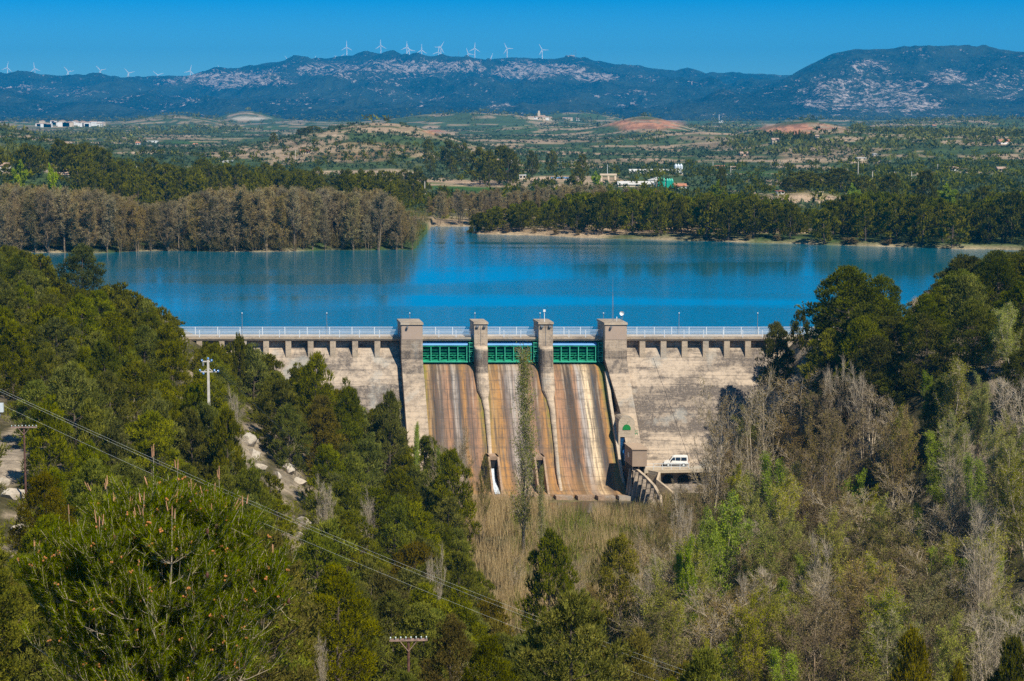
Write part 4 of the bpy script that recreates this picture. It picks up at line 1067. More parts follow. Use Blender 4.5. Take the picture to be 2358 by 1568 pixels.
bl_me = w.build('blade', M['turbine']).data
for nm in ('tower', 'nacelle', 'blade'): bpy.data.objects.remove(bpy.data.objects[nm])
for k, i in enumerate(order):
    px, hy, vis, a, _ = TB[i]; Yt = 12900 if vis == 1 else (13120 if vis == 2 else 13500)
    p = at(px, hy, Yt); zb = Hs(p[0], Yt) - 3
    look = 'far white wind turbine' if vis else 'half-hidden white wind turbine behind the ridge'
    g = empty('wind_turbine', (p[0], Yt, zb), label=f'{look}, {ORD[k]} from the left along the skyline', cat='wind turbine', group='wind turbines along the ridge')
    t = link('tower', tower_me, g); t.scale = (1, 1, max(8, p[2] - zb))
    link('nacelle', nac_me, g).location = (0, 0, p[2] - zb)
    for b in range(3):
        o = link('blade', bl_me, g); o.location = (0, -4, p[2] - zb); o.rotation_euler = (0, R(a + 120 * b), 0)
for px, ty, nm in ((149, 170, 'thin measuring mast on the ridge between the second and third turbines'), (1055, 117, 'thin measuring mast between turbines on the main ridge')):
    p = at(px, ty, 12950); zb = Hs(p[0], 12950)
    w = MB(); w.tube((p[0], 12950, zb - 2), (p[0], 12950, p[2]), 1.2, .8, 5); tag(w.build('mast', M['metal']), nm, 'mast')
p = at(1318.7, 133, 12900); zb = Hs(p[0], 12900)
g = empty('relay_station', (p[0], 12900, zb), label='small relay station with masts on the pointed summit of the main ridge', cat='relay station')
w = MB(); w.box(-22, 10, -8, 8, -4, 12); w.build('building', M['w_cream'], g)
for dx, h in ((-8, 30), (6, 44), (18, 50)):
    w = MB(); w.tube((dx, 0, 0), (dx, 0, h), 1.3, .9, 5); w.build('mast', M['metal'], g)

# ------------------------------------------------------------------ houses and farm buildings
def house(px, py, wd, dp, h, y0, wall='w_white', roof='tile', label='', kind='gable', rz=0, rh=None, cat='house', name='house', group=None, wins=2, pxu=False):
    q = hit(px, py, y0)
    if pxu: wd = wd / FPX * q[1]; h = h / FPX * q[1]
    g = empty(name, (q[0], q[1], q[2] - .3), rz, label, cat, group)
    w = MB(); w.box(-wd / 2, wd / 2, -dp / 2, dp / 2, -2, h); w.build('wall', M[wall], g)
    rh = rh or (wd * .16 if kind == 'end' else dp * .16)
    w = MB()
    if kind == 'gable': w.loft([[(-wd / 2 - .3, -dp / 2 - .4, h), (-wd / 2 - .3, 0, h + rh), (-wd / 2 - .3, dp / 2 + .4, h)], [(wd / 2 + .3, -dp / 2 - .4, h), (wd / 2 + .3, 0, h + rh), (wd / 2 + .3, dp / 2 + .4, h)]])
    elif kind == 'end': w.loft([[(-wd / 2 - .3, -dp / 2 - .3, h), (0, -dp / 2 - .3, h + rh), (wd / 2 + .3, -dp / 2 - .3, h)], [(-wd / 2 - .3, dp / 2 + .3, h), (0, dp / 2 + .3, h + rh), (wd / 2 + .3, dp / 2 + .3, h)]])
    else: w.box(-wd / 2 - .2, wd / 2 + .2, -dp / 2 - .2, dp / 2 + .2, h, h + .35)
    w.build('roof', M[roof], g)
    for k in range(wins):
        x = -wd / 2 + wd * (k + .5) / wins; w = MB(); w.box(x - .55, x + .55, -dp / 2 - .06, -dp / 2 + .02, h * .45, h * .45 + 1.2); w.build('window', M['glass'], g)
    return g
rg = np.random.default_rng(77)
vl = []
for k in range(30):
    px = 88 + 157 * (k + rg.uniform(-.6, .6)) / 30; row = rg.integers(0, 3); vl.append((px, 293.5 - 2.6 * row - 1.5 * math.sin((px - 88) / 157 * 3), row))
vl.sort()
for k, (px, py, row) in enumerate(vl):
    if 115 < px < 126 and rg.random() < .7: continue
    house(px, py, rg.uniform(8, 15), 10, rg.uniform(5, 9), 3000, ['w_white', 'w_white', 'w_cream'][k % 3], ['tile_old', 'sheet', 'tile_old'][k % 3], f'pale house in the distant white village, {ORD[k]} from the village left end', ['gable', 'flat', 'end'][k % 3], group='houses of the distant white village', wins=0)
for k, (px, py, wd, h) in enumerate(((1222, 276, 12, 5), (1232, 275, 10, 5), (1247, 277, 16, 7), (1256, 277.5, 14, 6), (1264, 277.5, 12, 6), (1300, 278, 10, 5), (1312, 278, 12, 6), (1330, 279, 9, 5))):
    house(px, py, wd, 10, h, 4000, 'w_white' if k % 2 else 'w_cream', 'tile_old', f'cream house in the hilltop church village, {ORD[k]} from its left end', 'gable', group='houses of the hilltop village', wins=0)
q = hit(1241, 276, 4000); g = empty('village_church', tuple(q), 0, 'cream church with a tall bell tower on the distant wooded hill', 'church')
w = MB(); w.box(2, 12, -5, 6, -2, 7); w.build('nave', M['w_cream'], g)
w = MB(); w.box(-3, 2, -3, 3, -2, 14); w.box(-2.3, 1.4, -2.2, 2.2, 14, 18); w.build('bell_tower', M['w_cream'], g)
w = MB(); w.loft([[(1.7, -5.4, 7), (1.7, .5, 9), (1.7, 6.4, 7)], [(12.4, -5.4, 7), (12.4, .5, 9), (12.4, 6.4, 7)]]); w.build('roof', M['tile_old'], g)
FARM = [(8, 396, 26, 8, 14, 640, 'w_white', 'tile_old', 'white farmhouse with faded tiled roof at the left picture edge', 'gable'),
        (100, 397, 22, 6, 7, 640, 'w_grey', 'sheet', 'small grey flat-roofed shed beside the bright green bush', 'flat'), (142, 409, 48, 8, 6, 640, 'w_grey', 'tile_old', 'long low tan-roofed shed behind the left bare poplars', 'gable'),
        (1150, 377, 22, 8, 8, 900, 'w_white', 'tile_old', 'small white house beside the round pines, left of the pair', 'gable'), (1182, 378, 23, 8, 9, 900, 'w_white', 'sheet', 'small white flat-roofed house with a pole, right of the pair', 'flat'),
        (1203, 412, 15, 8, 9, 800, 'w_cream', 'sheet', 'lone cream cube hut left of the industrial yard', 'flat'), (703, 353, 22, 8, 5, 900, 'w_cream', 'tile', 'tiny orange-roofed house on the terraced hill', 'gable'),
        (1465, 430, 86, 10, 7, 800, 'w_cream', 'sheet', 'long low cream barn in front of the green silos', 'gable'), (1514, 422, 42, 8, 8, 820, 'w_white', 'sheet', 'white gabled barn behind the green silos', 'end'),
        (1566, 434, 25, 8, 7, 800, 'w_white', 'tile', 'small white house with orange tiled roof right of the green silos', 'gable'), (1250, 420, 50, 8, 5, 800, 'w_cream', 'tile_old', 'long tan shed in the industrial yard near the left end', 'gable'),
        (1290, 413, 42, 8, 4, 820, 'w_grey', 'bluebeam', 'low shed with blue roof in the industrial yard', 'flat'), (1500, 399, 105, 9, 5, 900, 'w_white', 'sheet', 'very long white poultry barn beyond the green silos', 'gable'),
        (1795, 447, 16, 8, 8, 760, 'w_white', 'tile', 'little white house with steep orange roof above the right shore pines', 'end'), (1656, 390, 22, 8, 6, 900, 'w_pink', 'tile', 'salmon farmhouse left of a lone dark tree in the plain', 'gable'),
        (1683, 391, 20, 8, 4, 900, 'w_cream', 'tile_old', 'low tan farm shed right of the salmon farmhouse', 'gable'), (1712, 359, 18, 10, 6, 1200, 'w_pink', 'tile_old', 'pink country house among trees below the red hill', 'gable'),
        (1785, 331, 18, 12, 8, 1500, 'w_cream', 'tile_old', 'tall cream villa beside the row of dark cypresses', 'gable'), (1982, 370, 20, 9, 6, 1200, 'w_cream', 'sheet', 'cream two-storey villa in the plain left of the wooded slope', 'flat'),
        (2195, 393, 18, 8, 6, 800, 'w_white', 'tile_old', 'pale tiled house among the right-hand woods, left of two', 'gable'), (2305, 396, 22, 8, 8, 800, 'w_cream', 'tile_old', 'cream house with chimney among the right-hand woods, right of two', 'gable'),
        (2312, 332, 28, 12, 6, 1500, 'w_white', 'tile', 'wide white villa on the far right hillside', 'gable'), (520, 374, 30, 7, 4, 800, 'w_white', 'sheet', 'white shed half hidden behind the left pine wood', 'flat'), (352, 329, 22, 9, 5, 1500, 'w_white', 'sheet', 'white warehouse in the fields below the white village', 'flat'),
        (318, 334, 9, 8, 5, 1500, 'w_white', 'tile', 'small farmhouse in the fields, left of the white warehouse', 'gable'), (450, 337, 9, 8, 5, 1500, 'w_cream', 'tile', 'small farmhouse at the foot of the far wood, centre left', 'gable'),
        (2015, 358, 12, 9, 4, 1500, 'w_white', 'sheet', 'white bungalow low on the scrub hill', 'flat'), (1660, 283, 8, 10, 5, 3000, 'w_white', 'sheet', 'white building by a thin mast below the main ridge', 'flat'), (2150, 293, 9, 10, 4, 3000, 'w_white', 'tile', 'white house in the far forest under the right mountain', 'gable'),
        (2170, 473, 60, 5, 5, 640, 'w_white', 'sheet', 'low white wall-like shed behind the right shore pines', 'flat'), (1880, 320, 8, 8, 4, 1500, 'w_cream', 'tile_old', 'small barn at the right foot of the red quarry hill', 'gable')]
for f in FARM: house(*f[:8], pxu=True, label=f[8], kind=f[9], wins=3 if f[2] > 28 else 2, name='barn' if 'barn' in f[8] else ('shed' if 'shed' in f[8] else 'house'), cat='barn' if 'barn' in f[8] else ('shed' if 'shed' in f[8] or 'hut' in f[8] else 'house'))
for k, (px, py) in enumerate(((1515, 429), (1520, 429), (1525, 429), (1534, 432), (1539, 432), (1544, 432))):
    q = hit(px, py, 800); w = MB(); w.tube((q[0], q[1] - 6, q[2]), (q[0], q[1] - 6, q[2] + 3.8), .85, n=12, cap=False); w.tube((q[0], q[1] - 6, q[2] + 3.8), (q[0], q[1] - 6, q[2] + 4.9), .85, .15, 12)
    tag(w.build('silo', M['silo'], smooth=False), f'green farm silo, {ORD[k]} from the left in the row before the white barn', 'silo', 'green farm silos')
for k, px in enumerate((1553, 1559, 1565)):
    q = hit(px, 400, 900); w = MB(); w.tube((q[0], q[1] - 8, q[2]), (q[0], q[1] - 8, q[2] + 5), 1.0, n=12, cap=False); w.tube((q[0], q[1] - 8, q[2] + 5), (q[0], q[1] - 8, q[2] + 6.2), 1.0, .2, 12)
    tag(w.build('silo', M['silo_w']), f'pale grey silo at the end of the long poultry barn, {ORD[k]} from the left', 'silo', 'pale silos by the poultry barn')
q = hit(1163, 400, 850); g = empty('covered_tank', tuple(q), 0, 'round concrete water tank with bright green tarpaulin cover', 'water tank')
w = MB(); w.tube((0, 0, -1), (0, 0, 2.2), 5.2, n=20); w.build('wall', M['w_grey'], g)
w = MB(); w.tube((0, 0, 2.2), (0, 0, 3.6), 5.3, 2.0, n=20); w.build('cover', M['greensheet'], g)
q = hit(1400, 417, 800); g = empty('loading_frame', tuple(q), 0, 'cream steel loading frame standing in the industrial yard', 'loading frame')
w = MB()
for x in (-3.8, 0, 3.8): w.box(x - .5, x + .5, -2, 2, -1, 3.0)
w.box(-4.6, 4.6, -2.2, 2.2, 3.0, 3.9); w.build('frame', M['w_cream'], g)
w = MB(); w.tube((-.5, 0, 3.9), (-.5, 0, 9), .12, n=5); w.build('mast', M['rail'], g)
q = hit(1888, 462, 700); g = empty('yellow_tank', tuple(q), 0, 'old yellowish cylindrical tank standing on the bare sandy mound', 'tank')
w = MB(); w.tube((0, 0, 0), (0, 0, 3.3), 1.15, n=14); w.build('drum', M['tank'], g)
w = MB(); w.tube((0, 0, 3.3), (0, 0, 3.5), 1.3, n=14); w.build('lid', M['w_cream'], g)
for k, (px, py, ty) in enumerate(((2008, 418, 395), (2059, 420, 395), (2098, 420, 395), (1975, 410, 372), (2158, 398, 378), (1186, 376, 358), (978, 447, 418), (1682, 398, 382), (1641, 388, 372), (680, 368, 345), (190, 398, 380), (315, 415, 382), (1795, 386, 371))):
    q = hit(px, py, 700); t = at(px, ty, q[1]); w = MB(); w.box(q[0] - .16, q[0] + .16, q[1] - .13, q[1] + .13, q[2] - .5, t[2])
    tag(w.build('utility_pole', M['poleconc']), f'far pale utility pole in the plain, {ORD[sorted([2008,2059,2098,1975,2158,1186,978,1682,1641,680,190,315,1795]).index(px)]} counting from the left', 'utility pole', 'utility poles in the plain')
q = hit(1655, 284, 3000); w = MB(); w.tube((q[0], q[1], q[2]), (q[0], q[1], q[2] + 20), .9, .6, 5); tag(w.build('radio_mast', M['white']), 'slender white radio mast rising below the main ridge, right of centre', 'mast')
# ------------------------------------------------------------------ trees
TREES = []
WAIT = {'pine_tree': []}
def put(var, x, y, z, h, wd, look, kind, cat, group, name, rg, lean=0.0):
    if name in WAIT:
        WAIT[name].append((h * wd / (y * y), (var, x, y, z, h, wd, look, kind, cat, group, name, rg, lean))); return
    return put_now(var, x, y, z, h, wd, look, kind, cat, group, name, rg, lean)
def put_now(var, x, y, z, h, wd, look, kind, cat, group, name, rg, lean=0.0):
    parts, h0, r0 = var
    s = (wd / (2 * r0), wd / (2 * r0) * rg.uniform(.9, 1.1), h / h0)
    r = bpy.data.objects.new(name, None); COL.objects.link(r); r.empty_display_size = .1
    r.location = (x, y, z - .1); r.rotation_euler = (lean * rg.normal(), lean * rg.normal(), rg.uniform(0, 6.28)); r.scale = s
    r['category'] = cat; r['group'] = group
    for nm, me in parts: link(nm, me, r)
    px, py = proj(x, y, z + h * .6); TREES.append((r, kind, look, float(px), float(py)))
    return r
PINES = [pine_mesh('pine_a', 11), pine_mesh('pine_b', 12, r=3.6, nl=52, conic=.2), pine_mesh('pine_c', 13, r=3.0, conic=1.0), pine_mesh('pine_d', 14, r=3.4, nl=40, conic=.1), pine_mesh('pine_e', 15, r=3.2, mat='pine_rust')]
PINES_FINE = [pine_mesh('pine_near_a', 21, r=3.3, nl=64, tufts=75, nb=6, L=.34, W=.055), pine_mesh('pine_near_b', 22, r=3.5, nl=60, tufts=75, nb=6, L=.34, W=.055, mat='pine_rust', conic=.1), pine_mesh('pine_near_c', 23, r=3.0, nl=60, tufts=75, nb=6, L=.36, W=.055, conic=1.2)]
PINES_DARK = [pine_mesh('pine_dark_a', 31, r=3.3, mat='pine_dark', nl=95, tufts=62, low=.06, conic=1.8, L=.36, W=.07), pine_mesh('pine_dark_b', 32, r=3.1, mat='pine_dark', nl=90, tufts=62, low=.06, conic=1.1, L=.36, W=.07), pine_mesh('pine_dark_c', 33, r=3.6, mat='pine_dark', nl=95, tufts=62, low=.08, conic=1.5, L=.36, W=.07)]
PINES_FAR = [pine_mesh('pine_far_a', 41, r=3.8, nl=34, tufts=26, nb=4, L=.8, W=.24, mat='pine_dark', low=.10, conic=1.5), pine_mesh('pine_far_b', 42, r=4.2, nl=34, tufts=26, nb=4, L=.8, W=.24, mat='pine', low=.12, conic=2.4), pine_mesh('pine_far_c', 43, r=3.4, nl=30, tufts=26, nb=4, L=.8, W=.24, mat='pine', low=.1, conic=1.2),
             pine_mesh('pine_far_d', 44, r=3.8, nl=34, tufts=26, nb=4, L=.8, W=.24, mat='pine_dark', low=.15, conic=2.6)]
BARE = [bare_mesh('bare_a', 51, 14, .40, 26, 11, 6, 9000, .17, .07, 'bud', 'bark_grey', 2, .15, .8), bare_mesh('bare_b', 52, 14, .36, 26, 11, 5, 4500, .17, .07, 'bud', 'bark_pale', 3, .12, .7, tw=.019, twl=1.4), bare_mesh('bare_c', 53, 13, .42, 26, 11, 6, 11000, .17, .075, 'bud_olive', 'bark_grey', 2, .18, .7)]
WILLOW = [bare_mesh('willow_a', 61, 13, .34, 30, 10, 6, 15000, .16, .07, 'bud_green', 'bark_grey', 2, .1, 1.3), bare_mesh('willow_b', 62, 15, .26, 34, 10, 6, 15000, .16, .07, 'bud_green', 'bark_pale', 2, .1, 1.9)]
PALE = [bare_mesh('pale_a', 71, 14, .26, 34, 9, 4, 1500, .14, .06, 'bud_olive', 'bark_pale', 4, .12, 2.0, tw=.019, twl=1.6), bare_mesh('pale_b', 72, 14, .30, 30, 9, 6, 0, mat='bud', bark='bark_pale', stems=3, low=.2, up=1.2, tw=.020, twl=1.7), bare_mesh('pale_c', 73, 12, .22, 22, 7, 5, 0, mat='bud', bark='bark_pale', stems=1, low=.25, up=1.4, tw=.020, twl=1.6)]
POPLAR = [bare_mesh('poplar_a', 81, 18, .17, 48, 9, 5, 16000, .18, .11, 'poplar', 'bark_pale', 2, .1, 2.6), bare_mesh('poplar_b', 82, 14, .28, 34, 10, 5, 17000, .18, .12, 'poplar', 'bark_pale', 2, .2, 1.2)]
LOMB = [bare_mesh('lombardy', 91, 26, .145, 54, 8, 5, 9500, .25, .11, 'lombardy', 'bark_pale', 1, .10, 2.1, tw=.020)]
WOOD = [bare_mesh('lake_poplar_a', 101, 17, .24, 40, 9, 5, 7000, .50, .085, 'wood_grey', 'bark_grey', 1, .05, 1.9, tw=.032), bare_mesh('lake_poplar_b', 102, 16, .27, 40, 9, 5, 7000, .50, .085, 'wood_bud', 'bark_grey', 3, .04, 1.7, tw=.03),
        bare_mesh('lake_poplar_c', 103, 17, .25, 40, 9, 5, 8000, .50, .085, 'wood_bud', 'bark_grey', 3, .02, 1.6, tw=.03), bare_mesh('lake_poplar_d', 104, 16, .28, 36, 9, 5, 4500, .45, .08, 'wood_grey', 'bark_grey', 2, .3, 1.4, tw=.035)]
BULK = {}
def bulk(key, var, x, y, z, h, wd, rg):
    """same trees gathered into one mass"""
    parts, h0, r0 = var; a = rg.uniform(0, 6.28); ca, sa = math.cos(a), math.sin(a); sx = wd / (2 * r0); sz = h / h0
    for nm, me in parts:
        n = len(me.vertices); v = np.empty(n * 3, np.float32); me.vertices.foreach_get('co', v); v = v.reshape(-1, 3)
        f = np.empty(len(me.loops), np.int32); me.loops.foreach_get('vertex_index', f); k = me.polygons[0].loop_total; f = f.reshape(-1, k)
        if k == 4: f = tri4(f)
        t = np.zeros(n, np.float32)
        if 'tone' in me.attributes: me.attributes['tone'].data.foreach_get('value', t)
        w = np.column_stack([(v[:, 0] * ca - v[:, 1] * sa) * sx + x, (v[:, 0] * sa + v[:, 1] * ca) * sx + y, v[:, 2] * sz + z - .1])
        BULK.setdefault(key, []).append((w, f, t, me.materials[0]))
def bulk_build(key, label, cat):
    L = BULK[key]; mats = []; V, F, T, I = [], [], [], []; n = 0
    for w, f, t, m in L:
        if m not in mats: mats.append(m)
        V.append(w); F.append(f + n); T.append(t); I.append(np.full(len(f), mats.index(m))); n += len(w)
    tag(link(key, mesh_np(key, np.concatenate(V), np.concatenate(F), tone=np.concatenate(T), mats=mats, mi=np.concatenate(I))), label, cat, kind='stuff')
def env_fn(pts):
    a = np.array(pts, float); return lambda px: float(np.interp(px, a[:, 0], a[:, 1]))
ENVL = env_fn([(-200, 545), (0, 562), (90, 590), (125, 625), (150, 660), (225, 665), (250, 655), (300, 665), (340, 690), (400, 730), (425, 770), (445, 792), (540, 788), (560, 775), (600, 812), (650, 850), (690, 835), (725, 812), (760, 818), (800, 880), (850, 940), (890, 905), (915, 915), (945, 965), (985, 1010),
               (1040, 1045), (1080, 1110), (1140, 1175), (1165, 1250), (1200, 1262), (1250, 1238), (1320, 1290), (1360, 1250), (1430, 1240), (1500, 1290), (1560, 1440), (1700, 1560), (2000, 1480), (2150, 1450), (2230, 1500), (2500, 1480)])
def scatter(n, xr, yr, mind, seed, ok, tries=40000):
    rg = np.random.default_rng(seed); out = []; cell = {}
    for _ in range(tries):
        if len(out) >= n: break
        x, y = rg.uniform(*xr), rg.uniform(*yr)
        if not ok(x, y, rg): continue
        d = mind(x, y) if callable(mind) else mind
        k = (int(x // 10), int(y // 10)); bad = False
        for i in (-1, 0, 1):
            for j in (-1, 0, 1):
                for (a, b) in cell.get((k[0] + i, k[1] + j), ()):
                    if (a - x) ** 2 + (b - y) ** 2 < d * d: bad = True; break
                if bad: break
            if bad: break
        if bad: continue
        out.append((x, y)); cell.setdefault(k, []).append((x, y))
    return out, rg
def fit(x, y, z, h, wd, env, slack=0):
    """largest tree up to h whose top stays under the outline seen in the photo"""
    while h > 2.2:
        px, py = proj(x, y, z + h); hw = wd * h / 10 * .5 * FPX / max(y, 1)
        if py >= env(px) - slack and py + hw * .6 >= env(px - hw * .7) and py + hw * .6 >= env(px + hw * .7): return h
        h -= .5
    return 0
# ---- pines of the left hillside and of the hill the camera stands on
def okL(x, y, rg):
    px = 1178.5 + FPX * x / y
    if px < -140 or px > 1620: return False
    if y > 425 and x > -60 - .33 * (y - 350) - .9 * (y - 425): return False
    xl = np.interp(y, XLY, XLV)
    if x > xl + 1.5 and y > 195: return False
    if y > 343 and x > -60 - .33 * (y - 350) - 1: return False
    if 338 < y < 372 and x > -64: return False
    return True
pts, rg = scatter(400, (-150, 30), (96, 575), lambda x, y: 6.3 if y > 180 else 5.4, 7, okL)
pts.sort(key=lambda p: -p[1])
GAPS = [(572, 1040, 22, 26), (662, 1100, 18, 24), (697, 1215, 10, 24), (8, 1060, 40, 50), (30, 1160, 16, 24), (10, 980, 18, 16)]
npine = 0
for x, y in pts:
    z = Hs(x, y)
    h = rg.uniform(7.5, 11.5) if y > 180 else rg.uniform(6.5, 10)
    h0 = h
    h = fit(x, y, z, h, 7.2, ENVL)
    if h < 3.2: continue
    wd = (.60 + .16 * rg.random()) * h * (1.12 if h < 7 else 1)
    bx, by = proj(x, y, z); tx, ty = proj(x, y, z + h)
    hwp = wd / 2 * FPX / y
    bad = False
    for gx, gy, grx, gry in GAPS:
        if abs(bx - gx) < grx + hwp * .5 and ty < gy + gry * .5 and by > gy - gry * .5: bad = True
    if bad: continue
    if ty > 1575 or bx + hwp < -10: continue
    if y < 123 and abs(bx - 940) < hwp + 50 and ty < 1500: continue
    if y < 128 and abs(bx - 940) < hwp * .8 and ty < 1515: continue
    fine = y < 190
    k = rg.random()
    if fine: q_ = 0 if k < .5 else (1 if k < .65 else 2); v = PINES_FINE[q_]; look = ['rounded', 'rusty-tinged', 'pointed'][q_]
    else:
        j = min(4, int(k * 4.4)); v = PINES[j]; look = ['full', 'broad', 'narrow', 'round-topped', 'rusty-tinged'][j]
    put(v, x, y, z, h, wd, look, 'pine', 'pine tree', 'pines of the left hillside' if bx < 900 or y > 200 else 'pines on the near slope', 'pine_tree', rg); npine += 1
print('left pines', npine)
def explicit(var, px, ty, Y, wpx, look, kind, cat, group, name, rg, zb=None, lean=0.0):
    p = at(px, ty, Y); z = Hs(p[0], Y) if zb is None else zb
    return put(var, p[0], Y, z, p[2] - z, wpx / FPX * Y, look, kind, cat, group, name, rg, lean)
rg = np.random.default_rng(99)
G1 = 'pines of the left hillside'
for px, ty, Y, wp in ((478, 922, 224, 120), (520, 940, 220, 90), (440, 935, 222, 100), (622, 1092, 238, 66), (556, 1088, 228, 70), (640, 1150, 222, 84), (600, 1130, 225, 70), (935, 1538, 108, 110)): explicit(PINES[int(rg.integers(0, 4))], px, ty, Y, wp, 'full', 'pine', 'pine tree', G1, 'pine_tree', rg)
explicit(PINES_DARK[2], 190, 570, 372, 112, 'round-headed outstanding', 'pine', 'pine tree', G1, 'pine_tree', rg)
for px, ty, Y, wp in ((30, 566, 395, 110), (90, 585, 390, 80), (-30, 560, 400, 110), (270, 652, 352, 90), (330, 690, 346, 80), (385, 722, 338, 75), (725, 808, 312, 110), (895, 900, 305, 90), (550, 770, 318, 34), (500, 792, 325, 70), (1045, 1040, 285, 120), (620, 815, 322, 80), (800, 885, 300, 90)):
    explicit(PINES[int(rg.integers(0, 4))], px, ty, Y, wp, 'full', 'pine', 'pine tree', G1, 'pine_tree', rg)
# ---- pines of the right bank
G2 = 'pines of the right bank'
for k, (px, ty, Y, wp) in enumerate(((1955, 617, 322, 190), (2030, 640, 326, 120), (1790, 744, 336, 80), (1843, 716, 340, 46), (1985, 740, 306, 150), (2055, 730, 312, 110), (2045, 850, 298, 110), (2165, 655, 352, 110), (2225, 590, 358, 130), (2300, 580, 352, 130), (2120, 690, 345, 80),
                                    (2350, 590, 345, 130), (2085, 735, 330, 50), (2440, 600, 350, 140))):
    explicit(PINES_DARK[(0, 2, 1)[k % 3]], px, ty, Y, wp, ['tall dark', 'dark', 'massive dark', 'dark olive'][k % 4], 'pine', 'pine tree', G2, 'pine_tree', rg)
ENVP = env_fn([(1780, 790), (1850, 760), (1880, 740), (1905, 690), (1955, 635), (2000, 645), (2060, 715), (2085, 745), (2100, 690), (2150, 665), (2190, 620), (2230, 595), (2300, 582), (2400, 575)])
def okB(x, y, rg):
    px = 1178.5 + FPX * x / y
    return 1895 < px < 2470 and Hs(x, y) > -13 and x > np.interp(y, XRY, XRV) + 5
pts, rg = scatter(60, (44, 125), (262, 425), 6.4, 57, okB)
for x, y in sorted(pts, key=lambda p: -p[1]):
    z = Hs(x, y); h = fit(x, y, z, rg.uniform(8, 13.5), 8, ENVP)
    if h < 4: continue
    put(PINES_DARK[int(rg.integers(0, 3))] if rg.random() < .7 else PINES[int(rg.integers(0, 4))], x, y, z, h, rg.uniform(.66, .85) * h, 'dark olive', 'pine', 'pine tree', G2, 'pine_tree', rg)
for px, ty, Y, wp in ((2290, 590, 405, 120), (2345, 585, 410, 130), (2400, 575, 400, 130), (2260, 600, 395, 100), (2320, 582, 420, 110), (2232, 600, 390, 80)):
    explicit(PINES_DARK[int(rg.integers(0, 3))], px, ty, Y, wp, 'dark olive', 'pine', 'pine tree', G2, 'pine_tree', rg)
# ---- riverside trees below the dam
ENVR = env_fn([(1150, 1500), (1180, 1290), (1290, 1250), (1400, 1240), (1500, 1200), (1540, 1110), (1600, 1100), (1612, 900), (1640, 862), (1700, 852), (1760, 835), (1850, 835), (1900, 820), (2000, 880), (2090, 850), (2150, 800), (2250, 740), (2330, 700), (2500, 690)])
def okR(x, y, rg):
    px = 1178.5 + FPX * x / y
    if px < 1480 or px > 2440: return False
    xl = np.interp(y, XLY, XLV); xr = np.interp(y, XRY, XRV)
    if x < xl + 3: return False
    if y > 262 and px < 1560: return False
    if y > 318: return False
    if Hs(x, y) > -6: return False
    return True
pts, rg = scatter(150, (5, 90), (192, 325), lambda x, y: 5.4, 17, okR)
pts.sort(key=lambda p: -p[1])
for x, y in pts:
    z = Hs(x, y); bx, by = proj(x, y, z)
    if abs(bx - 1558) < 75 and y > 230 and by < 1330: continue
    if 1290 < bx < 1560 and by < 1480 and y < 262: continue
    k = rg.random(); pr = sstep(2050, 2300, bx)
    if k < .50 * (1 - pr) : v = BARE[int(rg.integers(0, 3))]; look, kind, cat = 'twiggy brown-budded', 'bare tree', 'bare tree'; h = rg.uniform(11, 16); wf = .95
    elif k < .60: v = PALE[int(rg.integers(0, 3))]; look, kind, cat = 'leafless pale-stemmed', 'bare tree', 'bare tree'; h = rg.uniform(11, 16); wf = .5
    elif k < .88: v = WILLOW[int(rg.integers(0, 2))]; look, kind, cat = 'airy pale green', 'budding tree', 'budding tree'; h = rg.uniform(11, 17); wf = .58
    else: v = POPLAR[int(rg.integers(0, 2))]; look, kind, cat = 'fresh green', 'poplar', 'poplar'; h = rg.uniform(9, 13); wf = .4
    h = fit(x, y, z, h, 5.0, ENVR)
    if h < 5: continue
    put(v, x, y, z, h, wf * h, look, kind, cat, 'riverside trees below the dam', cat.replace(' ', '_'), rg, .04)
rg = np.random.default_rng(5)
GR = 'riverside trees below the dam'
def ex2(v, px, ty, Y, wp, look, kind, lean=.03): return explicit(v, px, ty, Y, wp, look, kind, kind, GR, kind.replace(' ', '_'), rg, None, lean)
ex2(LOMB[0], 1205, 795, 286, 100, 'tall slender half-leafed', 'poplar', 0); ex2(LOMB[0], 1250, 1070, 283, 40, 'shorter slender half-leafed', 'poplar', 0)
for px_, ty_, Y_, wp_, v_ in ((1700, 1160, 240, 90, 0), (1590, 1230, 224, 80, 1), (1830, 1300, 226, 80, 0), (2010, 1390, 214, 90, 1), (2280, 1010, 246, 90, 0), (1655, 1470, 205, 110, 1), (1760, 1180, 250, 60, 0), (2150, 1240, 232, 90, 0)):
    ex2(POPLAR[v_], px_, ty_, Y_, wp_, 'fresh yellow-green', 'poplar')
for px_, ty_, Y_, wp_, v_ in ((1285, 1262, 262, 60, 0), (1330, 1275, 256, 80, 1), (1375, 1262, 262, 60, 2), (1500, 1140, 296, 50, 1), (1530, 1120, 290, 60, 0), (1470, 1205, 282, 46, 1), (1520, 1190, 272, 80, 2), (1560, 1100, 300, 50, 1), (1350, 1330, 232, 90, 0), (1290, 1340, 226, 80, 2), (1490, 1300, 238, 90, 1), (1190, 1265, 262, 60, 1), (1530, 1330, 222, 90, 0), (1410, 1235, 274, 40, 0)):
    ex2(BARE[v_], px_, ty_, Y_, wp_, 'small thin twiggy', 'bare tree', .03)
for px_, ty_, Y_, wp_ in ((290, 905, 262, 60), (320, 935, 255, 50), (745, 1085, 232, 60), (545, 880, 262, 40), (850, 1120, 236, 50), (1000, 1250, 205, 60), (740, 1440, 118, 40), (1060, 1500, 130, 80)):
    ex2(PALE[1], px_, ty_, Y_, wp_, 'dead grey leafless', 'bare tree', .03)
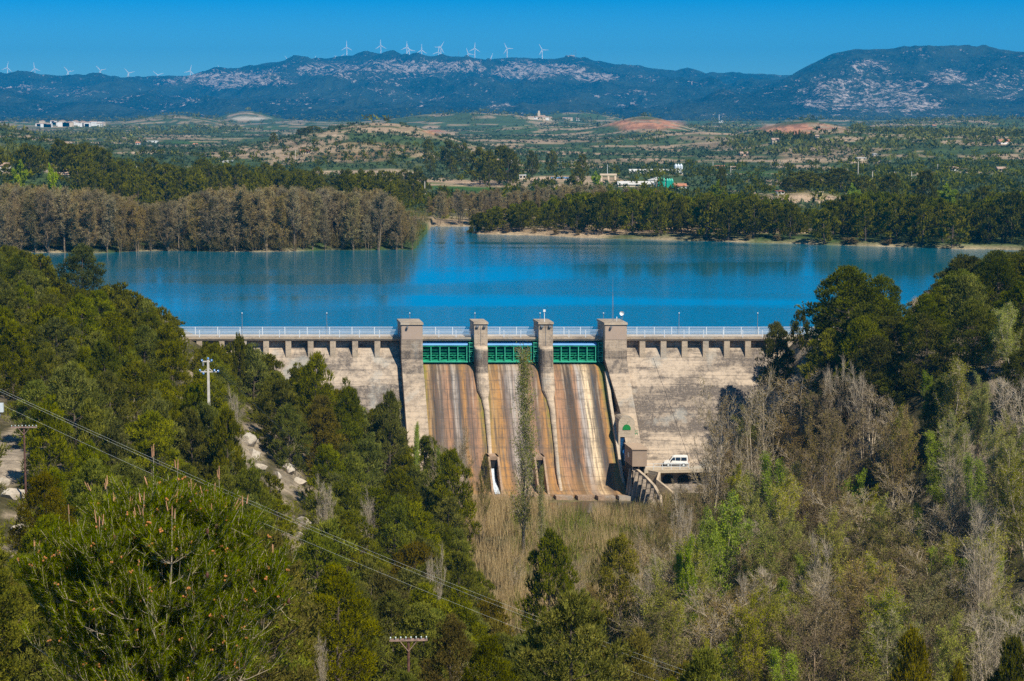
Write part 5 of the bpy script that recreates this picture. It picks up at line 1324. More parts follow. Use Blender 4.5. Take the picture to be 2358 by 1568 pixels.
ex2(POPLAR[1], 1645, 1145, 236, 165, 'broad bright green', 'poplar'); ex2(POPLAR[1], 1610, 1180, 232, 120, 'bright green', 'poplar'); ex2(POPLAR[0], 1640, 1155, 238, 80, 'tall upright bright green', 'poplar', 0); ex2(POPLAR[0], 1675, 1190, 236, 70, 'upright bright green', 'poplar', 0); ex2(POPLAR[0], 1790, 1012, 268, 90, 'slim bright green', 'poplar', 0)
ex2(PALE[2], 1712, 1285, 214, 60, 'slim white-stemmed leafless', 'bare tree', .01); ex2(PALE[1], 1560, 1120, 244, 80, 'leafless white-stemmed leaning', 'bare tree', .06); ex2(PALE[1], 1500, 1265, 225, 90, 'small leafless white-stemmed', 'bare tree', .08)
ex2(PALE[0], 1890, 1215, 226, 120, 'upright pale many-stemmed', 'bare tree', 0); ex2(PALE[0], 2255, 1140, 222, 150, 'upright pale many-stemmed', 'bare tree', 0); ex2(PALE[1], 1925, 815, 300, 75, 'leafless silvery', 'bare tree', .02); ex2(PALE[1], 1990, 830, 296, 80, 'leafless silvery', 'bare tree', .02)
ex2(PALE[1], 2145, 800, 304, 110, 'leafless silvery', 'bare tree', .02); ex2(PALE[1], 2230, 770, 300, 90, 'leafless silvery', 'bare tree', .02); ex2(PALE[1], 2120, 670, 330, 60, 'leafless silvery', 'bare tree', .02)
ex2(WILLOW[1], 2270, 750, 290, 110, 'tall pale green', 'budding tree', 0); ex2(WILLOW[1], 2340, 690, 285, 120, 'tall pale green', 'budding tree', 0); ex2(WILLOW[1], 2200, 930, 262, 120, 'tall pale green', 'budding tree', 0); ex2(WILLOW[1], 2320, 960, 250, 130, 'tall pale green', 'budding tree', 0)
ex2(BARE[0], 1920, 930, 268, 220, 'large dark-limbed brown-budded', 'bare tree', 0); ex2(BARE[1], 1640, 868, 298, 150, 'brown-budded', 'bare tree', 0); ex2(BARE[1], 1745, 845, 300, 160, 'brown-budded', 'bare tree', 0); ex2(BARE[0], 2090, 920, 275, 170, 'brown-budded', 'bare tree', 0)
ex2(BARE[1], 1060, 985, 305, 115, 'twiggy brown-leaved', 'bare tree', 0); ex2(BARE[1], 1010, 1000, 308, 80, 'twiggy brown-leaved', 'bare tree', 0); ex2(BARE[2], 1110, 1040, 298, 60, 'thin twiggy', 'bare tree', 0); ex2(POPLAR[0], 950, 950, 304, 34, 'young bright green', 'poplar', 0); ex2(POPLAR[0], 1023, 1010, 296, 40, 'young bright green', 'poplar', 0)
rg = np.random.default_rng(6)
for px, ty, Y, wp, v in ((1430, 1232, 238, 150, PINES_FINE[1]), (1265, 1225, 228, 150, PINES[0]), (1330, 1380, 205, 150, PINES_FINE[0]), (1460, 1455, 168, 190, PINES_FINE[1]), (2110, 1452, 165, 210, PINES_FINE[1]), (2340, 1480, 160, 150, PINES_DARK[0]), (1390, 1470, 172, 150, PINES_FINE[1]), (1230, 1480, 150, 180, PINES_FINE[0]), (1060, 1520, 140, 160, PINES_FINE[1]), (2200, 1530, 158, 120, PINES_FINE[1])):
    explicit(v, px, ty, Y, wp, 'compact rusty-green', 'pine', 'pine tree', 'pines on the near slope', 'pine_tree', rg)
# ---- bare poplar wood on the peninsula across the lake
def okP(x, y, rg):
    s = y - float(shoreY(np.array([x]))[0]) if x < -31 else -1
    return x < -31 and s > 2.5 and y < 705
WOOD_LITE = [bare_mesh('lake_poplar_lite_a', 106, 17, .26, 22, 6, 4, 3200, .8, .16, 'wood_grey', 'bark_grey', 1, .10, 1.7, tw=.04), bare_mesh('lake_poplar_lite_b', 107, 16, .28, 22, 6, 4, 3200, .8, .16, 'wood_bud', 'bark_grey', 2, .06, 1.5, tw=.04)]
pts, rg = scatter(420, (-182, -30), (585, 700), lambda x, y: 4.3, 27, okP)
pts += [(-182 + 4.2 * i + rg.uniform(-1, 1), 0) for i in range(37)]
pts = [(x, y if y else float(shoreY(np.array([x]))[0]) + rg.uniform(2, 4)) for x, y in pts]
pts.sort(key=lambda p: p[1] - float(shoreY(np.array([p[0]]))[0]))
for n_, (x, y) in enumerate(pts):
    z = Hs(x, y); px = proj(x, y, z)[0]; j = int(rg.integers(0, 4))
    if px < -60: continue
    top = np.interp(px, [-50, 60, 200, 290, 330, 420, 480, 600, 760, 880, 940, 975], [415, 420, 428, 440, 460, 450, 425, 420, 425, 432, 470, 535])
    hh = (at(px, top + abs(rg.normal(0, 14)) + (rg.uniform(10, 60) if rg.random() < .25 else 0), y)[2] - z); hh = min(hh, 21)
    if hh < 4: continue
    wd = rg.uniform(.46, .70) * hh
    if n_ < 235: put(WOOD[j], x, y, z, hh, wd, ['grey-green', 'brown', 'russet', 'pale leafless'][j], 'poplar', 'bare poplar', 'bare poplars on the peninsula', 'bare_poplar', rg, .03)
    else: bulk('poplar_wood', WOOD_LITE[j % 2], x, y, z, hh, wd, rg)
bulk_build('poplar_wood', 'mass of bare brown poplars behind the front row on the peninsula', 'woods')
# cove wood behind
pts, rg = scatter(120, (-30, 75), (713, 800), 5.0, 28, lambda x, y, rg: y > 713)
for x, y in pts:
    z = Hs(x, y); px = proj(x, y, z)[0]; j = int(rg.integers(0, 4))
    top = np.interp(px, [940, 1000, 1100, 1300, 1420, 1600], [445, 432, 428, 415, 420, 440])
    hh = min(at(px, top + rg.uniform(0, 20), y)[2] - z, 17)
    if px > 1520 or hh < 4: continue
    put(WOOD[j], x, y, z, hh, rg.uniform(.55, .72) * hh, ['grey-green', 'brown', 'russet', 'pale leafless'][j], 'poplar', 'bare poplar', 'bare poplars behind the cove', 'bare_poplar', rg, .03)
# ---- pines of the far right shore
def okS(x, y, rg):
    s = y - float(shoreY(np.array([x]))[0]); return s > (4 if x < 60 else 3) and s < 95
pts, rg = scatter(260, (-14, 190), (590, 770), lambda x, y: 5.6, 37, okS)
pts.sort(key=lambda p: p[1] - float(shoreY(np.array([p[0]]))[0]))
for n_, (x, y) in enumerate(pts):
    z = Hs(x, y); px = proj(x, y, z)[0]
    top = np.interp(px, [1080, 1100, 1150, 1250, 1380, 1480, 1600, 1740, 1800, 1850, 1930, 2000, 2100, 2250, 2357, 2500], [505, 490, 475, 458, 440, 438, 446, 450, 466, 486, 458, 442, 456, 460, 445, 445])
    hh = min(at(px, top + rg.uniform(-4, 22), y)[2] - z, 15.5)
    if hh < 4: continue
    j = int(rg.integers(0, 4)); wd = rg.uniform(.62, .85) * hh
    if n_ < 44: put(PINES_FAR[j], x, y, z, hh, wd, ['dark', 'flat-topped', 'olive', 'broad dark'][j], 'pine', 'pine tree', 'pines on the far right shore', 'pine_tree', rg)
    else: bulk('shore_pine_wood', PINES_FAR[j], x, y, z, hh, wd, rg)
bulk_build('shore_pine_wood', 'dense dark pine wood standing behind the front pines of the far right shore', 'woods')
for px, ty, Y, wp, j in ((1108, 490, 678, 50, 3), (1095, 500, 676, 34, 0), (1130, 485, 672, 46, 2), (1160, 480, 672, 50, 0), (1195, 474, 670, 50, 3), (1850, 395, 860, 90, 0), (1890, 400, 870, 90, 3), (1935, 388, 880, 80, 0), (1820, 410, 850, 60, 3), (2150, 435, 720, 30, 0), (2265, 430, 720, 55, 0), (1660, 385, 930, 26, 0), (1105, 340, 1050, 60, 3), (1150, 337, 1060, 70, 3), (1170, 345, 1040, 50, 0), (1125, 350, 1030, 60, 3), (1180, 350, 1050, 30, 0),
                          (785, 292, 1560, 40, 0), (815, 295, 1540, 50, 3), (850, 300, 1540, 50, 0), (890, 305, 1520, 50, 3), (930, 310, 1500, 50, 0), (720, 290, 1580, 40, 3), (700, 295, 1570, 34, 0), (690, 303, 1580, 20, 0), (990, 358, 1180, 28, 3), (1040, 360, 1150, 30, 3), (1070, 330, 1200, 30, 0), (1035, 325, 1240, 50, 3), (985, 322, 1300, 30, 0), (630, 305, 1500, 20, 0), (965, 395, 950, 40, 3), (930, 392, 960, 45, 0), (830, 388, 980, 30, 0), (800, 390, 985, 25, 3), (880, 392, 970, 40, 3),
                          (1225, 348, 1150, 30, 0), (1340, 355, 1120, 30, 3), (1330, 385, 1010, 40, 3), (1270, 348, 1200, 30, 0), (2050, 400, 800, 60, 0), (2130, 395, 820, 60, 3), (1990, 405, 860, 60, 0)):
    explicit(PINES_FAR[j], px, ty, Y, wp, ['dark', 'olive', 'olive', 'broad round'][j], 'pine', 'pine tree', 'lone pines in the plain', 'pine_tree', rg)
# ---- pine wood behind the peninsula
pts, rg = scatter(130, (-245, -40), (740, 930), 8.5, 47, lambda x, y, rg: True)
for x, y in pts:
    z = Hs(x, y); px = proj(x, y, z)[0]
    if px < -60: continue
    top = np.interp(px, [0, 80, 160, 240, 300, 420, 520, 640, 740, 860], [322, 325, 322, 335, 360, 362, 368, 372, 385, 400])
    hh = min(at(px, top + rg.uniform(-3, 30), y)[2] - z, 14)
    if hh < 4 or (px < 180 and y < 860): continue
    j = int(rg.integers(0, 4)); bulk('hill_pine_wood', PINES_FAR[j], x, y, z, hh, rg.uniform(.7, .95) * hh, rg)
bulk_build('hill_pine_wood', 'dark rounded pine wood on the rise behind the bare poplars', 'woods')
BUSH = [bare_mesh('green_bush', 111, 6, .5, 16, 8, 5, 6000, .4, .2, 'poplar', 'bark_grey', 3, .05, .9, tw=.03)]
for px, ty, Y, wp, lb in ((45, 372, 800, 62, 'bright lime green'), (118, 380, 790, 40, 'bright lime green'), (1650, 415, 850, 40, 'olive green round'), (1965, 425, 760, 50, 'pale grey-green'), (2180, 425, 760, 70, 'pale grey-green'), (1372, 396, 980, 34, 'yellow-green')):
    explicit(BUSH[0], px, ty, Y, wp, lb, 'bush', 'bush', 'bushes in the plain', 'bush', rg)
# shoreline shrubs on the right shore
for px, ty, wp in ((1165, 510, 30), (1230, 520, 20), (1280, 528, 24), (1330, 527, 20), (1600, 540, 18), (1660, 540, 26), (1720, 541, 30), (1960, 545, 60), (2040, 548, 40), (1790, 545, 24)):
    q = hit(px, 540 + max(0, (px - 1100) * .012), 585); s = float(shoreY(np.array([q[0]]))[0])
    Yb = s + 5; p = at(px, ty, Yb); z = Hs(p[0], Yb)
    put(WOOD[1], p[0], Yb, z, max(2.2, p[2] - z), wp / FPX * Yb, 'low brown', 'shrub', 'shrub', 'shrubs along the right shore', 'shrub', rg)

Q = sorted(WAIT.pop('pine_tree'), key=lambda q: -q[0]); WAIT = {}
for n_, (_, a_) in enumerate(Q):
    if n_ < 298: put_now(*a_)
    else:
        var, x, y, z, h, wd = a_[:6]; bulk('distant_pines', PINES_FAR[n_ % 4], x, y, z, h, wd, a_[11])
if 'distant_pines' in BULK: bulk_build('distant_pines', 'the smaller distant pines dotted behind the nearer ones', 'woods')
print('pines', len(Q))
# ------------------------------------------------------------------ the young pine close to the camera
def near_pine(seed=3, h=5.7, rmax=3.9):
    rg = np.random.default_rng(seed); A, B, RA, RB = [], [], [], []; SH = []
    def path(p, d, l, r0, r1, n, up, jit=.12):
        pts = [p]; dd = d
        for i in range(n): dd = unit(dd + np.array([0, 0, up]) + rg.normal(0, jit, 3)); pts.append(pts[-1] + dd * l / n)
        rs = np.linspace(r0, r1, n + 1)
        for i in range(n): A.append(pts[i]); B.append(pts[i + 1]); RA.append(rs[i]); RB.append(rs[i + 1])
        return pts, dd
    tops = [(.9, .9, h * .84), (-1.2, -.9, h * .8), (.2, -1.2, h * .82), (0, 0, h), (-.9, .2, h * .9), (1.35, -.1, h * .90), (.55, .5, h * .93), (-1.7, .1, h * .80), (1.9, .4, h * .78), (-.3, -.6, h * .86), (-2.4, .2, h * .68), (2.4, -.3, h * .62)]
    for (tx, ty, tz) in tops:
        b0 = np.array([tx * .15, ty * .15, -3 if tx == 0 else .2 + abs(tx) * .2]); tgt = np.array([tx, ty, tz - .35]); n = 8; pts = []
        for i in range(n + 1):
            f = i / n; pts.append(b0 + (tgt - b0) * np.array([f ** .8, f ** .8, f]) + rg.normal(0, .04, 3) * (0 < i < n))
        rs = np.linspace(.055, .012, n + 1)
        for i in range(n): A.append(pts[i]); B.append(pts[i + 1]); RA.append(rs[i]); RB.append(rs[i + 1])
        SH.append((pts[-1], np.array([rg.normal(0, .04), rg.normal(0, .04), 1.0]), rg.uniform(.45, .62), 2))
        nw = 13
        for wv in range(nw):
            f = .04 + .92 * wv / (nw - 1); q = pts[min(n, int(f * n))]
            for k in range(5):
                az = rg.uniform(0, 6.28); R_ = rmax * (1.03 - f) ** .75 * rg.uniform(.45, .85) * (.75 if abs(tx) > .4 else 1)
                R_ = max(R_, .35)
                p1, d1 = path(q, unit(np.array([math.cos(az), math.sin(az), .30])), R_, .014 * (1.2 - f) + .004, .005, 5, .13)
                SH.append((p1[-1], d1 + np.array([0, 0, .8]), rg.uniform(.25, .5), 1 if rg.random() < .3 else 0))
                for j in range(7):
                    g = rg.uniform(.25, .98); x = g * 5; i0 = min(int(x), 4); s = p1[i0] + (p1[i0 + 1] - p1[i0]) * (x - i0)
                    dj = unit(d1 + rg.normal(0, .55, 3) + np.array([0, 0, .35])); l2 = rg.uniform(.2, .5)
                    p2, d2 = path(s, dj, l2, .005, .003, 2, .25)
                    SH.append((p2[-1], unit(d2 + rg.normal(0, .2, 3) + np.array([0, 0, .5])), rg.uniform(.18, .4), 1 if rg.random() < .1 else 0))
                    if rg.random() < .6: SH.append((p2[1], unit(d2 + rg.normal(0, .6, 3)), rg.uniform(.15, .3), 0))
    # shoots
    C, Dd, T = [], [], []; ca, cb, cra, crb = [], [], [], []; cones_o, cones_d = [], []
    for (p, d, l, ty) in SH:
        d = unit(np.asarray(d)); e = p + d * l; A.append(p); B.append(e); RA.append(.006); RB.append(.004)
        nn = int(140 * l + 22); f = rg.uniform(-.25, 1, nn); c = p + d * (l * f)[:, None]
        if ty == 2: c = p + d * (l * (rg.uniform(-.4, .55, nn)))[:, None]
        r = unit(np.cross(np.repeat(d[None], nn, 0), rg.normal(size=(nn, 3)))); dn = unit(r * .80 + d * .80 + np.array([0, 0, .12]))
        C.append(c); Dd.append(dn); T.append(np.clip(np.full(nn, rg.random() * .55) + rg.uniform(0, .45, nn), 0, 1))
        if ty == 2 or (ty == 1 and p[2] > h * .75 and rg.random() < .3):
            for k in range(3 if ty == 2 else 2):
                o = rg.normal(0, .05, 3) * (k > 0); ca.append(e + o - d * .05); cb.append(e + o * 1.4 + d * rg.uniform(.08, .20)); cra.append(.014); crb.append(.008)
        elif rg.random() < .085: cones_o.append(p + d * l * rg.uniform(.3, .9) + rg.normal(0, .02, 3))
        elif rg.random() < .022: cones_d.append(p - d * .05)
    C = np.concatenate(C); Dd = np.concatenate(Dd); T = np.concatenate(T)
    V, F, TT = blades(rg, C, Dd, rg.uniform(.10, .16, len(C)), np.full(len(C), .0115), T)
    g = empty('young_pine', (0, 0, 0), 0, 'large young pine closest to the camera, with upright brown candles and orange cones', 'pine tree')
    tv, tf = cones(np.array(A), np.array(B), np.array(RA), np.array(RB), 5)
    link('trunk', mesh_np('near_trunk', tv, tf, mats=[M['bark_pale']], smooth=True), g)
    link('crown', mesh_np('near_crown', V, F, tone=TT, mats=[M['pine_near']]), g)
    cv, cf = cones(np.array(ca), np.array(cb), np.array(cra), np.array(crb), 6); link('candles', mesh_np('near_candles', cv, cf, mats=[M['candle']]), g, kind='stuff')
    w = MB()
    for c in cones_o:
        for q in range(3): w.ball(tuple(c + rg.normal(0, .022, 3)), .024, 5, 4)
    w.build('pollen_cones', M['cone'], g, kind='stuff')
    w = MB()
    for c in cones_d: w.ball(tuple(c), .038, 7, 5, 1.7)
    w.build('seed_cones', M['darkcone'], g, kind='stuff'); print('shoots', len(SH), 'needles', len(C))
    return g
g = near_pine(); p = at(352, 1045, 40.5)
g.location = (p[0], 40.5, p[2] - 5.9); print('near pine base', p[2] - 5.9, 'ground', Hs(p[0], 40.5))
g.rotation_euler = (0, 0, .3)

# ------------------------------------------------------------------ low cover, each kind one mass
rg = np.random.default_rng(200)
def mass(name, mat, P, Rr, Hh, nt, L, W, label, cat, upb=.4):
    V, F, T = clump_cloud(rg, P, Rr, Hh, nt, L, W, upb)
    o = link(name, mesh_np(name, V, F, tone=T, mats=[M[mat]])); tag(o, label, cat, kind='stuff'); return o
n = 6500; x = rg.uniform(-110, 40, n); y = rg.uniform(125, 400, n); ok = (x < np.interp(y, XLY, XLV) + 6) & ~((y > 345) & (x > -60 - .33 * (y - 350)))
z = H(x, y); ppx, ppy = proj(x, y, z); ok &= ~((np.abs(ppx - 600) < 55) & (np.abs(ppy - 1070) < 50) & (rg.random(n) < .6)) & ~((ppx < 70) & (np.abs(ppy - 1070) < 90)) & (ppx > -200) & (ppx < 1700)
P = np.column_stack([x, y, z])[ok]; r = rg.uniform(.5, 1.3, len(P))
mass('undergrowth', 'scrub', P, r, r * 1.3, 60, .35, .08, 'low green scrub between the pines on the left slope', 'undergrowth')
def reeds(name, mat, n, xr, yr, hh, label, W, okf, seed, lean=.18):
    rg = np.random.default_rng(seed); x = rg.uniform(*xr, n); y = rg.uniform(*yr, n); z = H(x, y); px, py = proj(x, y, z)
    pat = fbm(x * .35, y * .35, seed); k = okf(x, y, z, px, py) & (rg.random(n) < sstep(.40, .6, pat) + .06); x, y, z, pat = x[k], y[k], z[k], pat[k]; n = len(x)
    D_ = unit(np.column_stack([rg.normal(0, lean, n), rg.normal(0, lean, n), np.ones(n)]))
    V, F, T = blades(rg, np.column_stack([x, y, z]), D_, hh * (.5 + pat) * rg.uniform(.6, 1.2, n), W * rg.uniform(.7, 1.4, n), np.clip(rg.uniform(0, 1, n) * .6 + pat * .4, 0, 1))
    tag(link(name, mesh_np(name, V, F, tone=T, mats=[M[mat]])), label, 'reeds', kind='stuff')
floor = lambda x, y, z, px, py: (z < -17.5) & (x > np.interp(y, XLY, XLV) - 2) & ~((np.abs(x - 15) < 9) & (y > 317)) & ~((x > 16) & (x < 24.5) & (y > 318)) & ~(y > 326)
reeds('reeds', 'reed', 70000, (-12, 34), (236, 327), 2.3, 'tall dry tan reeds on the river flat below the spillway', .07, floor, 301)
reeds('green_reeds', 'reed_green', 60000, (0, 75), (180, 326), 2.6, 'green and straw undergrowth beneath the riverside trees', .07, floor, 302, .35)
n = 1500; x = rg.uniform(5, 75, n); y = rg.uniform(180, 318, n); z = H(x, y); px_, py_ = proj(x, y, z); ok = (z < -8) & ((px_ > 1480) | ((rg.random(n) < .35) & (y < 312))) & ~((np.abs(px_ - 1560) < 60) & (y > 290))
P = np.column_stack([x, y, z])[ok]; r = rg.uniform(.6, 1.7, len(P)); mass('thicket', 'scrub', P, r, r * 1.5, 70, .38, .09, 'dense green and brown thicket under the riverside trees', 'undergrowth')
n = 1500; x = rg.uniform(40, 150, n); y = rg.uniform(215, 425, n); z = H(x, y); ok = ((z > .5) | ((y < 344) & (z > -20))) & (x > np.interp(y, XRY, XRV) + 3); P = np.column_stack([x, y, z])[ok]; r = rg.uniform(.8, 2.0, len(P)); mass('bank_scrub', 'scrub', P, r, r * 1.4, 70, .4, .1, 'dark scrub at the right end of the dam', 'undergrowth')
# shrubby understorey of the lake woods
n = 3000; x = rg.uniform(-185, -29, n); y = 586 + rg.uniform(0, 1, n) ** 2 * 110; s = y - shoreY(x); ok = s > 1.5; P = np.column_stack([x, y, H(x, y)])[ok]; r = rg.uniform(.8, 2.4, len(P)); mass('wood_understorey', 'wood_bud', P, r, r * 3.0, 44, 1.3, .085, 'brown tangle of stems under the bare poplars', 'undergrowth', 1.2)
n = 1500; x = rg.uniform(-40, 190, n); y = rg.uniform(600, 860, n); s = y - shoreY(x); ok = s > 10; P = np.column_stack([x, y, H(x, y)])[ok]; r = rg.uniform(.8, 2.2, len(P)); mass('shore_scrub', 'scrub', P, r, r * 1.3, 22, .9, .22, 'low scrub behind the right shore', 'undergrowth')
# olive groves and far woods
def plain_pts(n, y0, y1, seed, dens):
    rg = np.random.default_rng(seed); y = np.exp(rg.uniform(math.log(y0), math.log(y1), n)); px = rg.uniform(-120, 2480, n); x = (px - 1178.5) / FPX * y
    z = H(x, y); _, py = proj(x, y, z); k = dens(x, y, px, py, rg.random(n)); return np.column_stack([x, y, z])[k], rg
bare = lambda px, py: sum(blob(px, py, a, b, c * 1.1, d * 1.1) for a, b, c, d, t in PATCH if t in 'trpc')
P, rg = plain_pts(26000, 770, 3600, 401, lambda x, y, px, py, u: (u > bare(px, py) * 1.2) & (u < .35 + sstep(.40, .6, fbm(x * .012, y * .006, 91))))
r = rg.uniform(1.1, 2.3, len(P)); mass('olive_grove', 'olive', P, r, r * 1.5, 11, 1.6, .9, 'grey-green olive groves spread over the plain', 'olive grove')
P, rg = plain_pts(16000, 900, 6500, 402, lambda x, y, px, py, u: (u > bare(px, py) * 1.5) & (u < sstep(.50, .60, fbm(x * .0035 + 9, y * .0016, 93)) + sstep(2000, 2200, px) * sstep(355, 330, py) * .8 + sstep(290, 270, py) * .7))
r = rg.uniform(2.2, 4.2, len(P)) * (1 + P[:, 1] / 9000); mass('far_woods', 'pine_dark', P, r, r * 2.0, 12, 3.2, 1.9, 'dark pine woods covering the far plain and hills', 'woods')
P, rg = plain_pts(2600, 830, 1500, 403, lambda x, y, px, py, u: (px > 1950) & (u < .8) & (py < 440)); r = rg.uniform(1.8, 3.2, len(P)); mass('slope_woods', 'pine', P, r, r * 2.1, 26, 1.5, .8, 'pine woods on the low slope to the right of the plain', 'woods')
P, rg = plain_pts(1500, 745, 1400, 404, lambda x, y, px, py, u: u > bare(px, py)); r = rg.uniform(1.6, 3.4, len(P)); mass('plain_trees', 'pine_dark', P, r, r * 2.1, 30, 1.5, .8, 'scattered bushy trees and hedges across the near plain', 'woods')
# cypress row by the villa
for k in range(11):
    q = hit(1796 + k * 7.2, 331, 1500); r = rg.uniform(1.3, 2.0); V, F, T = clump_cloud(rg, q[None], np.array([r]), np.array([rg.uniform(9, 15)]), 160, 1.2, .7, 1.5)
    tag(link('cypress', mesh_np('cypress', V, F, tone=T, mats=[M['pine_dark']])), f'narrow dark cypress right of the cream villa, {ORD[k]} in the row from the left', 'cypress', 'cypress row by the villa')
# ------------------------------------------------------------------ rocks
def rock(px, py, y0, size, label, k):
    rg = np.random.default_rng(k); q = hit(px, py, y0); s = size / FPX * q[1]
    import bmesh
    bm = bmesh.new(); bmesh.ops.create_icosphere(bm, subdivisions=3, radius=1.0)
    pl = [(unit(rg.normal(size=3)), rg.uniform(.42, .78)) for _ in range(11)]
    for v in bm.verts:
        c = np.array(v.co)
        for nrm, dd in pl:
            e = c @ nrm - dd
            if e > 0: c = c - nrm * e
        n = float(vnoise(np.array([c[0] * 3 + k]), np.array([c[1] * 3 + c[2] * 2]))[0]) - .5
        v.co = c * (1 + .16 * n)
    me = bpy.data.meshes.new('rock'); bm.to_mesh(me); bm.free(); me.materials.append(M['rock'])
    o = link('rock', me); o.location = tuple(q + np.array([0, 0, s * .15])); o.scale = (s * .85, s * .6, s * .55); o.rotation_euler = (rg.normal(0, .2), rg.normal(0, .2), rg.uniform(0, 6))
    tag(o, label, 'rock', 'pale rocks on the left slope')
RK = [(522, 995, 16, 'small pale boulder poking out of the pines, alone above the outcrop'), (570, 1020, 38, 'long flat rock at the top of the pale outcrop'), (590, 1022, 15, 'small upright rock sitting on the top of the outcrop'), (583, 1052, 30, 'square pale block in the middle of the outcrop'),
      (550, 1062, 34, 'broken ledge at the left of the outcrop'), (600, 1080, 26, 'low rock under the square block'), (655, 1070, 30, 'flat rock at the right of the outcrop under the wires'), (665, 1092, 32, 'layered rock in the right part of the outcrop'), (640, 1105, 20, 'small rock between the two outcrop parts'),
      (690, 1115, 24, 'lowest layered rock at the outcrop right end'), (700, 1210, 34, 'pale rock by the slope path below the outcrop'), (688, 1240, 26, 'lower pale rock below the slope path'), (30, 1150, 40, 'leaning pale rock slab at the left picture edge'), (42, 1225, 26, 'small pinkish rock under the leaning slab'), (8, 1120, 30, 'rounded rock at the sandy edge, far left')]
for k, (px, py, s, lb) in enumerate(RK): rock(px, py, 120, s, lb, 900 + k)
rg = np.random.default_rng(31)
# ------------------------------------------------------------------ poles and wires
def insulator(w, x, y, z, r=.07): w.ball((x, y, z + r), r, 7, 5, 1.4)
Yc = 240; top = at(479, 828, Yc); zb = Hs(top[0], Yc); g = empty('concrete_pole', (top[0], Yc, zb), 0, 'pale concrete power pole with two crossarms and blue insulators among the pines', 'power pole')
hp = top[2] - zb; w = MB(); w.loft([[(-.20, -.2, -1), (.20, -.2, -1), (.20, .2, -1), (-.20, .2, -1)], [(-.12, -.12, hp), (.12, -.12, hp), (.12, .12, hp), (-.12, .12, hp)]]); w.build('pole', M['poleconc'], g)
w = MB(); w.box(-.85, .45, -.06, .06, hp - .3, hp - .15); w.box(-1.0, 1.25, -.06, .06, hp - 1.55, hp - 1.42); w.tube((-.6, 0, hp - 1.5), (0, 0, hp - 1.0), .04, n=4); w.tube((.6, 0, hp - 1.5), (0, 0, hp - 1.0), .04, n=4); w.build('crossarm', M['poleconc'], g)
for x, z in ((-.75, hp - .2), (0, hp + .02), (.42, hp - .2), (-1.0, hp - 1.42), (-.6, hp - 1.8), (.75, hp - 1.42), (1.2, hp - 1.5)):
    w = MB(); w.ball((x, -.05, z + .1), .15, 8, 5, 1.2); w.build('insulator', M['insul'], g, smooth=True)
w = MB(); w.tube((-.6, -.1, hp - .35), (-.6, -.1, hp - .75), .12, .12, 6); w.build('switch_box', M['metal'], g)
conc_top = (top[0], Yc, top[2])
def wood_pole(px, py, Y, armpx, n_ins, label, rz=.1, brace=True):
    p = at(px, py, Y); zb = Hs(p[0], Y); g = empty('wooden_pole', (p[0], Y, zb), rz, label, 'telegraph pole', 'wooden telegraph poles'); h = p[2] - zb; a = armpx / FPX * Y / 2
    w = MB(); w.tube((0, 0, -1), (0, 0, h + .1), .11, .085, 8); w.build('pole', M['wood'], g)
    w = MB(); w.box(-a, a, -.16, -.10, h - .08, h + .02); w.box(-a, a, .10, .16, h - .08, h + .02); w.build('crossarm', M['wood_arm'], g)
    w = MB(); w.box(-a * .45, -a * .45 + .05, -.22, -.2, h - .1, h - .08); w.tube((-a * .42, -.12, h - .12), (0, -.12, h - .75), .025, n=4); w.tube((a * .42, -.12, h - .12), (0, -.12, h - .75), .025, n=4); w.build('brace', M['wood_arm'], g)
    for i in range(n_ins):
        w = MB(); x = -a * .94 + 1.88 * a * i / (n_ins - 1); w.tube((x, 0, h), (x, 0, h + .08), .015, n=4); w.ball((x, 0, h + .13), .05, 7, 5, 1.3); w.build('insulator', M['insul_w'], g, smooth=True)
    return (p[0], Y, p[2])
wood_pole(940, 1472, 122, 90, 8, 'weathered wooden telegraph pole with long crossarm of glass insulators, bottom centre of the slope', .08)
wood_pole(55, 983, 190, 60, 8, 'wooden telegraph pole with crossarm beside the sandy patch at the left edge', .05)
wg = None
def wire(a, b, sag, r, label, group=None, n=40):
    w = MB(); pts = []
    for i in range(n + 1):
        f = i / n; pts.append((a[0] + (b[0] - a[0]) * f, a[1] + (b[1] - a[1]) * f, a[2] + (b[2] - a[2]) * f - sag * 4 * f * (1 - f)))
    rings = []
    for p in pts: rings.append([(p[0] + r * .3 * math.cos(t), p[1] + r * math.cos(t), p[2] + r * math.sin(t)) for t in (0, 2.09, 4.19)])
    w.loft(rings); o = w.build('power_line', M['wire']); tag(o, label, 'power line', group)
GW = 'power lines crossing the near slope'
for (ya, yb, dy_, lb) in ((868, 1592, 0, 'topmost of the three pale power lines crossing the near slope'), (873, 1604, .8, 'middle one of the three pale power lines crossing the near slope'), (902, 1640, 1.6, 'lowest of the three pale power lines crossing the near slope')):
    a = at(-60, ya, 84 + dy_); b = at(1720, yb, 104 + dy_); wire(a, b, .62, .0036, lb, GW)
for k, (dx, dz, px, py) in enumerate(((-1.0, -1.4, 930, 1270), (.42, -.1, 1000, 1290), (1.2, -1.4, 1010, 1268))):
    a = (conc_top[0] + dx, Yc, conc_top[2] + dz); b = at(px, py, 208); wire(a, b, .8, .008, ['thin dark wire running down from the lower left arm of the concrete pole', 'thin dark wire running down from the top of the concrete pole', 'thin dark wire running down from the lower right arm of the concrete pole'][k], 'thin wires from the concrete pole')
